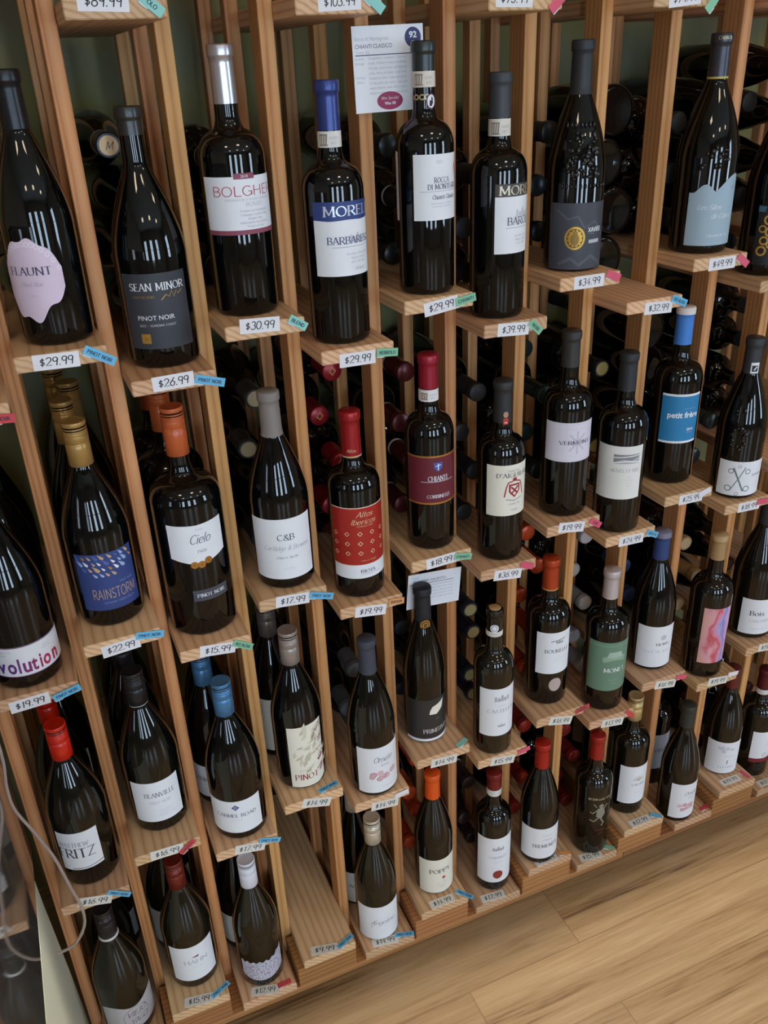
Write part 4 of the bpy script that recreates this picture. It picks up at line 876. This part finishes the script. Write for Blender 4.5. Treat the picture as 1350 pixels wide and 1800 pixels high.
sh.ell(.004, .140, .005, .006, FG, 0, 14); sh.poly([(-.004, .134), (.010, .135), (.014, .118), (.006, .104), (-.006, .112)], FG, 0); sh.line([(-.003, .130), (-.014, .120), (-.018, .124)], .003, FG, 0); sh.line([(.010, .132), (.018, .142)], .003, FG, 0); sh.line([(.004, .106), (.012, .092), (.008, .084)], .0034, FG, 0); sh.line([(0, .108), (-.010, .098), (-.018, .102)], .003, FG, 0); sh.line([(-.006, .138), (-.012, .146)], .002, FG, 0)
sh.text('malbec', 'script', .006, .070, .0060, .024, flat('7c3a34')); sh.text('2019', 'thin', .006, .060, .0040, .012, flat('7c3a34')); fin()
t, R, H, pr = front(9, 3, 'bordeaux', 'green', ('screw', .058, 'cdb078', 'satin', None), 'wine bottle with gold screw cap and small white label with fan emblem')
sh, w, fin = paper(t, R, -64, 42, .034, .138, WHITE)
for a in range(7): sh.line([(.006, .098), (.006+.013*math.cos(PI*(a+.5)/7), .098+.013*math.sin(PI*(a+.5)/7))], .0016, flat('b8b090'), 1)
sh.text('TARANI', 'serif', .006, .084, .0062, .032, flat('9a9aa0')); sh.text('MALBEC', 'thin', .006, .064, .0030, .014, PALE); fin()
t, R, H, pr = front(10, 3, 'burgundy', 'brown', ('foil', .055, '33342f', 'matt'), 'sloping wine bottle with charcoal foil and white label with pink roses')
sh, w, fin = paper(t, R, -60, 52, .014, .112, WHITE); sh.text('Ornate', 'script', .006, .080, .0105, .032, flat('5a5a66')); sh.text('ROUGE', 'serif', .008, .070, .0034, .014, GREY); roses(sh, .000, .046, .013, RS, 15, 6); fin()
t, R, H, pr = front(11, 3, 'burgundy', 'brown', ('foil', .050, '6c2a2c', 'satin', None), 'sloping wine bottle with maroon foil and white label with faint crest')
sh, w, fin = paper(t, R, -90, 30, .006, .096, WHITE); roses(sh, .004, .076, .011, [PALE, flat('dcdbe4')], 9, 3); sh.text('Valmas', 'script', .010, .054, .0062, .026, PALE); sh.text('FLEURIE', 'serif', .008, .022, .0052, .036, flat('b6b6c2')); sh.line([(.008, .034), (.008, .044)], .003, GREY); fin()
t, R, H, pr = front(12, 3, 'bordeaux', 'brown', ('foil', .050, '5c2226', 'satin', None), 'wine bottle with white neck ring and white label edged in dark red', ring=(.052, .013, 'd9d4d4'))
sh, w, fin = paper(t, R, -52, 60, .046, .136, WHITE); sh.field(-w/2, w/2, .046, .058, MAROON, 1); sh.text('Castel', 'script', .012, .100, .0080, .030, GREY); sh.ell(-.006, .068, .005, .005, GREY, 1, 14, .7); fin()

# ------------------------------------------------------------------ bottles standing in file behind a display bottle
ORD = ['first', 'second', 'third', 'fourth', 'fifth']
def behind(k, r, spots, kind, gl, cap, look, lab=None, H=None, R=None):
    for i, (rx, y) in enumerate(spots):
        h = H or B[(k, r)][2]; q = R or min(B[(k, r)][3], .0415)
        t, pr = bottle((shelf_x(k)+rx, y, shelf_z(k, r)), '%s standing %s in file behind %s' % (look, ORD[i], ANCHOR[(k, r)]), kind, h, q, gl, cap, 'bottles standing behind the display bottles', seg=40)
        if lab:
            sh, w, fin = paper(t, q, lab[0], lab[1], lab[2], lab[3], lab[4]); sh.text(lab[5], 'serif', 0, (lab[2]+lab[3])/2, .009, None, flat('6c6c78')); fin()
behind(0, 1, [(.050, .160), (.050, .252)], 'burgundy', 'black', ('foil', .058, '2a2a2e', 'satin'), 'dark wine bottle', H=.29)
behind(1, 1, [(.0440, .168), (.0590, .250), (.0440, .334)], 'burgundy', 'black', ('screw', .060, 'b08a4e', 'satin', None), 'gold-capped wine bottle')
behind(2, 1, [(.0518, .177), (.0518, .279)], 'bordeaux', 'black', ('screw', .068, 'bf5a2c', 'wax', None), 'orange-capped magnum', R=.0495)
behind(0, 2, [(.0445, .163), (.0590, .247)], 'burgundy', 'green', ('screw', .060, 'd6230f', 'wax', None), 'red-capped wine bottle', (-57, 40, .036, .115, WHITE, 'FRITZ'))
behind(1, 2, [(.0515, .182), (.0515, .268)], 'burgundy', 'green', ('screw', .058, '26262a', 'satin', None), 'black-capped wine bottle', (-58, 47, .024, .105, flat('b9b9bf'), 'BLANVILLE'))
behind(2, 2, [(.0450, .145), (.0585, .232)], 'burgundy', 'black', ('screw', .060, '4f83b2', 'satin', None), 'blue-capped wine bottle', (-86, 40, .017, .086, WHITE, 'CARMEL ROAD'))
behind(3, 2, [(.0425, .156), (.0610, .240)], 'burgundy', 'black', ('screw', .060, '6a625e', 'satin', None), 'taupe-capped wine bottle', (-60, 60, .016, .128, CREAM, 'PINOT'))
behind(0, 3, [(.0455, .162), (.0575, .248)], 'burgundy', 'olive', ('screw', .062, '2a2829', 'satin', None), 'dark-capped wine bottle', (-60, 60, .022, .088, flat('cfcdd2', .5, name='paper'), 'VIEJO'))
behind(1, 3, [(.0450, .165), (.0590, .250)], 'burgundy', 'olive', ('screw', .060, '7c2a1e', 'satin', None), 'brick-capped wine bottle', (-90, 50, .022, .110, CREAM, 'HAHN'))
behind(2, 3, [(.0440, .150), (.0600, .236)], 'burgundy', 'black', ('screw', .060, '3a3a40', 'satin', None), 'dark-capped wine bottle', (-80, 50, .020, .095, CREAM, 'NOIR'))
behind(4, 3, [(.0440, .145), (.0560, .230)], 'burgundy', 'black', ('screw', .058, 'cfc3ae', 'satin', None), 'silver-capped wine bottle', (-82, 56, .010, .094, CREAM, 'Angeline'))
behind(9, 3, [(.0450, .165), (.0580, .248)], 'bordeaux', 'black', ('screw', .058, '5c5040', 'satin', None), 'dim wine bottle with tan label', (-70, 50, .060, .165, flat('a2937a', .6, name='paper'), 'VINO'))
behind(10, 3, [(.0460, .160), (.0570, .246)], 'bordeaux', 'black', ('foil', .055, '2f3032', 'matt'), 'dim wine bottle with white label', (-70, 60, .050, .150, flat('b4bcc8', .6, name='paper'), 'VINO'))

# ------------------------------------------------------------------ bottles lying in stacks at the back of the shelves
POS = {1: ['only'], 2: ['upper', 'lower'], 3: ['topmost', 'middle', 'lowest'], 4: ['topmost', 'second highest', 'third highest', 'lowest'], 5: ['topmost', 'second highest', 'middle', 'fourth highest', 'lowest']}
LIE = {}
def lie(k, r, n, kind, col, fin, look, side=1, end=None, ring=None, flip=False, gl='black', mark=None, yy=.135, lab=None):
    Rb = .0374; dx = SW/2-Rb-.0038; step = math.sqrt(4*Rb*Rb-4*dx*dx)+.0003; H = .298
    rr = random.Random(k*10+r); LIE[(k, r)] = n
    for i in range(n):
        x = shelf_x(k)+SW/2 + dx*(side if i % 2 == 0 else -side); z = shelf_z(k, r)+Rb+.0003+i*step
        y = yy + rr.uniform(-.018, .018)
        loc = (x, y+H, z) if not flip else (x, y, z); rot = (PI/2, 0, 0) if not flip else (-PI/2, 0, 0)
        c = ('foil', .055, col, fin) + ((end, 'disc') if end else ())
        where = 'behind '+ANCHOR[(k, r)] if (k, r) in ANCHOR else 'beyond '+ANCHOR[(k-1, r)]
        if (k, r) in ((8, 0),): where = 'at the back of the upper empty shelf'
        lb = '%s lying %s %s' % (look.replace('wine bottle', 'bottle'), POS[n][n-1-i], where)
        t, pr = bottle(loc, lb, kind, H, Rb, gl, c, 'bottles lying in stacks behind the displays', rot, 28, (.0555, .006, ring) if ring else None)
        if mark and (mark != 'M' or i == n-1):
            mb = MB()
            if mark == 'M': vs, fs = text_geo('M', 'script', .009); m = INK
            else: vs, fs = ribbon([(-.005, 0), (0, .006), (.005, 0), (0, -.006), (-.005, 0)], lambda a, b: .0016); m = flat(mark)
            v2 = [(a, b-(.0045 if mark == 'M' else 0), H+.0010) for a, b in vs]; mb.add(v2, fs, m); mb.build('stamped_mark', t)
        if lab:
            sh, w, fin_ = paper(t, Rb, 60, 170, .04, .12, lab); fin_()
BD, BG = 'bordeaux', 'burgundy'
lie(1, 0, 3, BG, '2a2a2a', 'matt', 'dark wine bottle', -1)
lie(2, 0, 4, BG, '2c2c30', 'satin', 'dark wine bottle with pale cork end', 1, end='b48f66', ring='a8a8ac', mark='M', yy=.15)
lie(3, 0, 3, BD, '2b2b2e', 'satin', 'dark wine bottle with grey capsule', -1, ring='8c8c90')
lie(5, 0, 3, BD, '232524', 'satin', 'dark wine bottle with white neck ring', -1, ring='d6d2c8', yy=.125)
lie(6, 0, 3, BD, '2c2e32', 'matt', 'dark wine bottle', 1)
lie(7, 0, 3, BD, '34373b', 'satin', 'dark wine bottle with slate capsule', 1, yy=.14)
lie(8, 0, 4, BG, '2b2b2b', 'matt', 'black wine bottle, base outward,', -1, flip=True, yy=.13)
lie(9, 0, 3, BD, '3a3d3f', 'matt', 'dark wine bottle with slate foil', 1)
lie(10, 0, 4, BG, '232323', 'matt', 'black wine bottle', -1)
lie(11, 0, 4, BG, '262626', 'matt', 'black wine bottle', 1)
lie(3, 1, 4, BG, '2a2b2b', 'matt', 'dark wine bottle with tan cork end', -1, end='9d8c6c')
lie(4, 1, 5, BD, '8e1824', 'satin', 'wine bottle with red foil and gold stamp', 1, mark='c8965a', yy=.14)
lie(5, 1, 4, BD, '5a1f24', 'satin', 'wine bottle with oxblood foil and white ring', -1, ring='d8d2cc', yy=.13)
lie(6, 1, 4, BD, '29292b', 'matt', 'black wine bottle with white label', -1, lab=flat('c9c6c4', .6, name='paper'))
lie(7, 1, 4, BD, '2d3a35', 'satin', 'wine bottle with dark green foil', 1)
lie(8, 1, 4, BD, '26272a', 'satin', 'dark wine bottle with gold-tan end', -1, end='a3965f', ring='b9b6b2')
lie(9, 1, 4, BG, '2a2a2c', 'matt', 'black wine bottle, base outward,', 1, flip=True, yy=.15)
lie(10, 1, 3, BD, '4c5656', 'satin', 'dark wine bottle with grey-green end', -1)
lie(11, 1, 4, BD, '353a40', 'matt', 'dark wine bottle', 1)
lie(4, 2, 3, BG, '50555c', 'matt', 'dark wine bottle with steel-grey foil', 1)
lie(5, 2, 3, BG, '202126', 'matt', 'black wine bottle', -1)
lie(6, 2, 4, BD, '2b2d38', 'satin', 'dark wine bottle with brassy end', 1, end='a39b70', yy=.12)
lie(7, 2, 5, BD, 'b4421e', 'satin', 'wine bottle with orange-red foil', -1, yy=.12)
lie(8, 2, 5, BD, 'b4b2b6', 'satin', 'wine bottle with silver foil', 1, yy=.125, end='c6c3c6')
lie(9, 2, 4, BG, '2c3d66', 'matt', 'wine bottle with navy foil and violet label', -1, lab=flat('7a5566', .6, name='paper'))
lie(10, 2, 4, BD, 'a8875c', 'wax', 'wine bottle with tan wax neck', 1, end='c8ac84', yy=.12)
lie(11, 2, 4, BG, '3a3438', 'satin', 'dark wine bottle with pinkish end', -1, end='a99aa4')
lie(5, 3, 4, BG, 'b8431c', 'wax', 'wine bottle with orange foil', -1)
lie(6, 3, 3, BD, '3a2a28', 'satin', 'dark wine bottle with white ring', 1, ring='cfcac6', lab=flat('b9b6ba', .6, name='paper'))
lie(7, 3, 4, BG, '9a2a20', 'satin', 'wine bottle with red foil', -1)
lie(8, 3, 4, BD, '8c2824', 'satin', 'wine bottle with dull red foil', 1)
lie(11, 3, 3, BG, '5c2a2a', 'satin', 'wine bottle with maroon foil', -1)
lie(12, 3, 3, BD, '4c2326', 'satin', 'dark wine bottle', 1)

# ------------------------------------------------------------------ price cards and variety tags
CARD = flat('e6e3e6', 0.5, name='card'); CARD2 = flat('dedad2', 0.5, name='card'); PEN = flat('33333d')
def under(k, r):
    if r == -1: return {2: 'above the charcoal-label bottle', 4: 'above the blue-foil bottle', 6: 'above the dark-foil bottle with cream lettering', 8: 'above the upper empty shelf'}[k]
    if (k, r) in ((8, 0), (3, 3)): return 'on the %s empty shelf edge' % ('upper' if r == 0 else 'lower')
    return 'under '+ANCHOR[(k, r)]
def card_sheet(w, h, mat, price):
    s = Sheet(); mb = s.mb; mb.cbox(-w/2, w/2, -.0009, -.0001, -h/2, h/2, mat, .0001)
    vs, fs = text_geo(price, 'hand', .0098 if len(price) < 7 else .0088, .038); mb.add([(x, -.00105, y-.0046) for x, y in vs], fs, PEN)
    return mb
def price_card(k, r, price, loc, rot):
    o = card_sheet(.0515, .0185, CARD if r < 2 else CARD2, '$'+price).build('price_card', None, loc); o.rotation_euler = rot
    txt = 'cropped white card with a handwritten price' if r == -1 else 'white card with handwritten $%s' % price
    tag(o, '%s %s' % (txt, under(k, r)), 'price card', 'handwritten price cards')
TC = {'blue': '6cb6dc', 'teal': '8fcdc2', 'green': '86bf9c', 'pink': 'd8586f', 'red': 'cc4a4e', 'orange': 'd99a62', 'white': 'e0dee4'}
def variety_tag(k, r, col, word, loc, rot, flatlay=False):
    w = .038 if word == 'PINOT NOIR' else (.031 if len(word) > 5 else .026); h = .0112 if r < 2 else .0100
    t = thing('variety_tag', '', 'tag', loc, 'coloured variety tags', rot)
    word_txt = 'blank %s tag' % col if not word else '%s tag lettered %s' % (col, word)
    t['label'] = ('%s beside the price card %s' if len((word_txt+under(k, r)).split()) < 13 else '%s beside the card %s') % (word_txt, under(k, r))
    y0 = -.0026 if not flatlay else -.0018
    s = MB(); s.cbox(-w/2, w/2, y0, y0+.0006, -h/2, h/2, flat(TC[col], 0.42, name='tag'), .00008)
    if word:
        vs, fs = text_geo(word, 'heavy', .0042, min(w*.78, len(word)*.0038)); s.add([(x, y0-.0002, y-.0021) for x, y in vs], fs, flat('23344c'))
    s.build('strip', t)
    c = MB(); c.cbox(-w/2+.001, -w/2+.011, y0+.0006, -.0001, -h/2-.0015, h/2-.003, flat('d8dde0', 0.25, name='clip'), .00008); c.build('clip', t)
D2R = PI/180
CARDS=[
(1,0,'29.99',0.1681,1.2727,2), (2,0,'26.99',0.2966,1.2261,-1), (3,0,'30.99',0.4126,1.2798,3), (4,0,'29.99',0.5404,1.2163,1), (5,0,'29.99',0.6651,1.2702,-7), (6,0,'39.99',0.7790,1.2217,4), (7,0,'34.99',0.9028,1.2737,-0), (8,0,'32.99',1.0331,1.2183,3), (9,0,'49.99',1.1467,1.2714,0), (0,1,'19.99',0.0416,0.8169,-2), (1,1,'22.99',0.1707,0.8669,-4), (2,1,'15.99',0.2998,0.8210,8), (3,1,'17.99',0.4183,0.8712,6), (4,1,'19.99',0.5392,0.8159,9), (5,1,'18.99',0.6611,0.8725,-2), (6,1,'36.99',0.7821,0.8141,8), (7,1,'19.99',0.9012,0.8722,10), (8,1,'24.99',1.0274,0.8162,3), (9,1,'25.99',1.1486,0.8683,2), (10,1,'18.99',1.2889,0.8195,3), (0,2,'16.99',0.0526,0.4203,17), (1,2,'16.99',0.1728,0.4696,3), (2,2,'17.99',0.3023,0.4160,13), (3,2,'14.99',0.4232,0.4653,18), (4,2,'14.99',0.5459,0.4069,8), (5,2,'14.99',0.6626,0.4597,6), (6,2,'15.99',0.7833,0.4117,12), (7,2,'16.99',0.9065,0.4598,17), (8,2,'13.99',1.0282,0.4096,11), (9,2,'16.99',1.1485,0.4604,12), (10,2,'19.99',1.2857,0.4210,10), (11,2,'19.99',1.4086,0.4662,9), (2,-1,'89.99',0.2860,1.6305,2), (4,-1,'103.99',0.5420,1.6271,-2), (6,-1,'75.99',0.7669,1.6270,1), (8,-1,'79.99',1.0230,1.6245,-5)]
FLATCARDS=[
(1,3,'15.99',0.1728,0.0108,10), (2,3,'12.99',0.2910,0.0109,16), (3,3,'9.99',0.4125,0.0061,14), (4,3,'14.99',0.5354,0.0025,10), (5,3,'14.99',0.6604,0.0030,2), (6,3,'12.99',0.7766,0.0090,6), (7,3,'16.99',0.9016,-0.0011,0), (8,3,'15.99',1.0165,0.0006,9), (9,3,'12.99',1.1403,0.0063,0), (11,3,'19.99',1.3987,0.0204,2), (12,3,'17.99',1.5125,0.0147,2)]
TAGS=[
(1,0,'blue','PINOT NOIR',0.2168,1.2719,32), (2,0,'blue','PINOT NOIR',0.3413,1.2201,17), (3,0,'teal','BLEND',0.4620,1.2763,34), (4,0,'green','NEBBIOLO',0.5830,1.2190,6), (5,0,'green','CHIANTI',0.7017,1.2744,-9), (6,0,'green','NEBB',0.8149,1.2205,44), (7,0,'pink','',0.9438,1.2773,22), (8,0,'blue','RED BLEND',1.0707,1.2243,24), (9,0,'pink','',1.1866,1.2716,37), (0,0,'red','NOIR',0.0976,1.2154,5), (0,1,'blue','PINOT NOIR',0.0896,0.8182,-13), (1,1,'blue','PINOT NOIR',0.2111,0.8758,10), (2,1,'green','RED BLEND',0.3367,0.8179,31), (3,1,'blue','PINOT NOIR',0.4621,0.8669,18), (4,1,'orange','RIOJA',0.5823,0.8215,6), (5,1,'green','CHIANTI',0.6986,0.8712,13), (6,1,'pink','',0.8178,0.8221,22), (7,1,'pink','CAB',0.9478,0.8695,34), (8,1,'blue','RED B',1.0709,0.8178,26), (9,1,'white','',1.1765,0.8742,-15), (10,1,'pink','',1.3192,0.8230,6), (0,2,'blue','PINOT NOIR',0.0895,0.4195,34), (1,2,'red','CHIANTI',0.2045,0.4673,-37), (2,2,'blue','PINOT NOIR',0.3362,0.4199,21), (4,2,'white','',0.5780,0.4198,-8), (6,2,'pink','',0.8276,0.4198,-8), (7,2,'red','CABERNET',0.9530,0.4719,-15), (8,2,'red','',1.0669,0.4171,46), (9,2,'pink','',1.1856,0.4662,10), (10,2,'white','',1.3233,0.4273,8), (2,-1,'teal','OLO',0.3346,1.6266,40), (4,-1,'teal','',0.5841,1.6252,40), (6,-1,'pink','',0.8273,1.6219,-42), (8,-1,'green','',1.0683,1.6185,-49)]
FLATTAGS=[
(3,2,'blue','PINOT NOIR',0.4491,0.0116,-12), (5,2,'teal','',0.7033,0.0091,-24), (1,3,'blue','PINOT NOIR',0.2131,0.0135,-24), (2,3,'red','',0.3280,0.0086,-3), (3,3,'blue','PINOT NOIR',0.4540,0.0092,-22), (4,3,'blue','PINOT NOIR',0.5755,0.0072,18), (5,3,'blue','PINOT NOIR',0.7086,0.0053,51), (7,3,'orange','',0.9448,0.0074,16), (8,3,'green','',1.0650,0.0129,38), (9,3,'blue','',1.1812,0.0081,39), (10,3,'red','',1.3258,0.0144,-7), (11,3,'pink','',1.4414,0.0198,80)]

for k, r, p, x, z, th in CARDS: price_card(k, r, p, (x, 0, z), (0, th*D2R, 0))
for k, r, p, x, y, th in FLATCARDS: price_card(k, r, p, (x, max(y, .0105), shelf_z(k, r)), (-PI/2, 0, -th*D2R))
for k, r, c, s, x, z, th in TAGS: variety_tag(k, r, c, s, (x, 0, z), (0, th*D2R, 0))
for k, r, c, s, x, y, th in FLATTAGS: variety_tag(k, r, c, s, (x, max(y, .006), shelf_z(k, r)), (-PI/2, 0, -th*D2R), True)

# ------------------------------------------------------------------ printed notices
NB = flat('3a3f6a'); NG = flat('8d90a6')
s = Sheet(); mb = s.mb; mb.cbox(-.0484, .0484, -.0007, 0, -.0486, .0486, WHITE, .0001)
s.text('Rocca di Montegrossi', 'thin', -.022, .0325, .0040, .046, NG, 4); s.text('CHIANTI CLASSICO', 'sans', -.020, .0240, .0046, .050, flat('4a4c62'), 4); s.text('Tuscany, Italy', 'thin', -.035, .0185, .0028, .018, NG, 4)
s.line([(-.045, .0165), (.033, .0165)], .0010, NB, 4)
for i, q in enumerate(['Varietal', 'Vintage', '', '', 'Tasting', 'Notes']):
    if q: s.text(q, 'thin', -.040, .0115-i*.0052, .0026, None, NG, 4)
for i, q in enumerate(['Sangiovese, Canaiolo, Colorino', 'lands, hillfed in limestone Mena', 'Full body, round tannins, well balanced', 'smoky cherry and black currant fruit', 'followed by leather, smoke and saffron', 'On the palate oak, vanilla, citrus and', 'elegant balsamic notes. With a savory', 'texture and a long, clean finish']):
    s.text(q, 'thin', -.002, .0118-i*.0056, .0027, .052, NG, 4)
s.ell(.034, .034, .0112, .0112, NB, 4, 30); s.text('92', 'bold', .034, .0335, .0068, .0105, WHITE, 6); s.text('JS', 'bold', .034, .0265, .0036, .005, WHITE, 6)
s.ell(-.001, -.036, .0180, .0105, flat('a03a60'), 4, 30); s.text('Wine Specialist', 'script', -.001, -.0345, .0036, .025, WHITE, 6); s.text('Wine 100', 'bold', -.001, -.0405, .0034, .015, WHITE, 6)
o = mb.build('notice_card', None, (.6345, .0790, 1.5575)); o.rotation_euler = (0, -1*D2R, 0)
tag(o, 'large printed white notice reading CHIANTI CLASSICO with purple 92 disc behind the neck seal bottle', 'notice card', 'printed wine notices')
s = Sheet(); mb = s.mb; mb.cbox(-.050, .050, -.0006, 0, -.0335, .0335, WHITE, .0001)
s.text('Salento', 'thin', -.036, .0245, .0028, None, NG, 4); s.text('PRIMITIVO SALENTO', 'sans', -.010, .0165, .0048, .062, flat('4a4c62'), 4); s.line([(-.046, .0135), (.036, .0135)], .0009, NB, 4)
for i, q in enumerate(['Vintage Sandstone plateaus', 'Deep ruby color with violet', 'Aroma of cherry, plum and spice', 'full bodied, warm and soft on the', 'palate with a lingering finish']): s.text(q, 'thin', .008, .0075-i*.0062, .0027, .058, NG, 4)
o = mb.build('notice_card', None, (.689, .0853, .7655)); o.rotation_euler = (0, 5*D2R, 0)
tag(o, 'small printed white notice reading PRIMITIVO SALENTO behind the torn-paper-label bottle', 'notice card', 'printed wine notices')

# ------------------------------------------------------------------ the cooler beside the rack and the clear tube
def steel():
    m, tr, b = new_mat('polished_side'); N = tr.nodes.new; L = tr.links.new
    b.inputs['Base Color'].default_value = (.40, .38, .37, 1); b.inputs['Metallic'].default_value = .9
    tc = N('ShaderNodeTexCoord'); n = N('ShaderNodeTexNoise'); n.inputs['Scale'].default_value = 3; n.inputs['Detail'].default_value = 5; L(tc.outputs['Object'], n.inputs['Vector'])
    mr = N('ShaderNodeMapRange'); mr.inputs[3].default_value = .01; mr.inputs[4].default_value = .075; L(n.outputs['Fac'], mr.inputs[0]); L(mr.outputs[0], b.inputs['Roughness']); return m
t = thing('display_cooler', 'shop cooler with polished reflecting side and pale base panel beside the wine rack', 'cooler', (-.26, -.26, 0))
mb = MB(); mb.cbox(-.235, .228, -.33, .325, .0, 1.40, flat('2c2f31', .5, name='cooler_body'), .004); mb.build('body', t)
mb = MB(); mb.cbox(.2285, .238, -.33, .335, .487, 1.40, steel(), .001); mb.build('side_panel', t)
pts = [(-.33, .002), (.366, .002), (.345, .143), (.312, .300), (.288, .415), (.277, .484), (-.33, .484)]
mb = MB(); n = len(pts)
mb.add([(.2285, y, z) for y, z in pts]+[(.238, y, z) for y, z in pts], [tuple(range(n))[::-1], tuple(range(n, 2*n))]+[(i, (i+1) % n, n+(i+1) % n, n+i) for i in range(n)], flat('c9cbb8', .5, name='base_panel')); mb.build('base_panel', t)
def tube_mesh(pts, rad, mat, seg=10):
    # Catmull-Rom through the points
    P_ = [Vector(p) for p in pts]; P_ = [P_[0]*2-P_[1]]+P_+[P_[-1]*2-P_[-2]]; c = []
    for i in range(1, len(P_)-2):
        for j in range(6):
            q = j/6; a, b, d, e = P_[i-1:i+3]
            c.append(.5*((2*b)+(d-a)*q+(2*a-5*b+4*d-e)*q*q+(3*b-a-3*d+e)*q**3))
    c.append(P_[-2]); mb = MB(); vs = []; fs = []
    for i, p in enumerate(c):
        tn = (c[min(i+1, len(c)-1)]-c[max(i-1, 0)]).normalized(); s1 = tn.cross(Vector((0, 1, 0))).normalized(); s2 = tn.cross(s1)
        for k in range(seg): a = 2*PI*k/seg; vs.append(tuple(p+s1*rad*math.cos(a)+s2*rad*math.sin(a)))
    for i in range(len(c)-1):
        for k in range(seg): fs.append((i*seg+k, i*seg+(k+1) % seg, (i+1)*seg+(k+1) % seg, (i+1)*seg+k))
    fs.append(tuple(range(seg))); fs.append(tuple((len(c)-1)*seg+k for k in range(seg))[::-1])
    mb.add(vs, fs, mat, True); return mb
def clear_plastic():
    m, tr, b = new_mat('clear_tube'); b.inputs['Base Color'].default_value = lin('cbb9ae'); b.inputs['Roughness'].default_value = .2; b.inputs['Transmission Weight'].default_value = .45; b.inputs['IOR'].default_value = 1.25; return m
TP = [(-.012, -.012, 1.05), (-.010, -.012, .90), (-.009, -.012, .7566), (-.0150, -.012, .7003), (-.0143, -.012, .6572), (-.0, -.012, .6073), (.0163, -.012, .5462), (.026, -.012, .4769), (.0327, -.012, .4342), (.032, -.012, .3995), (.0231, -.012, .3753), (.0063, -.012, .3553), (-.0185, -.012, .3497)]
o = tube_mesh(TP, .0024, clear_plastic()).build('plastic_tube')
tag(o, 'clear plastic tube looping down in front of the end post beside the cooler', 'tube')
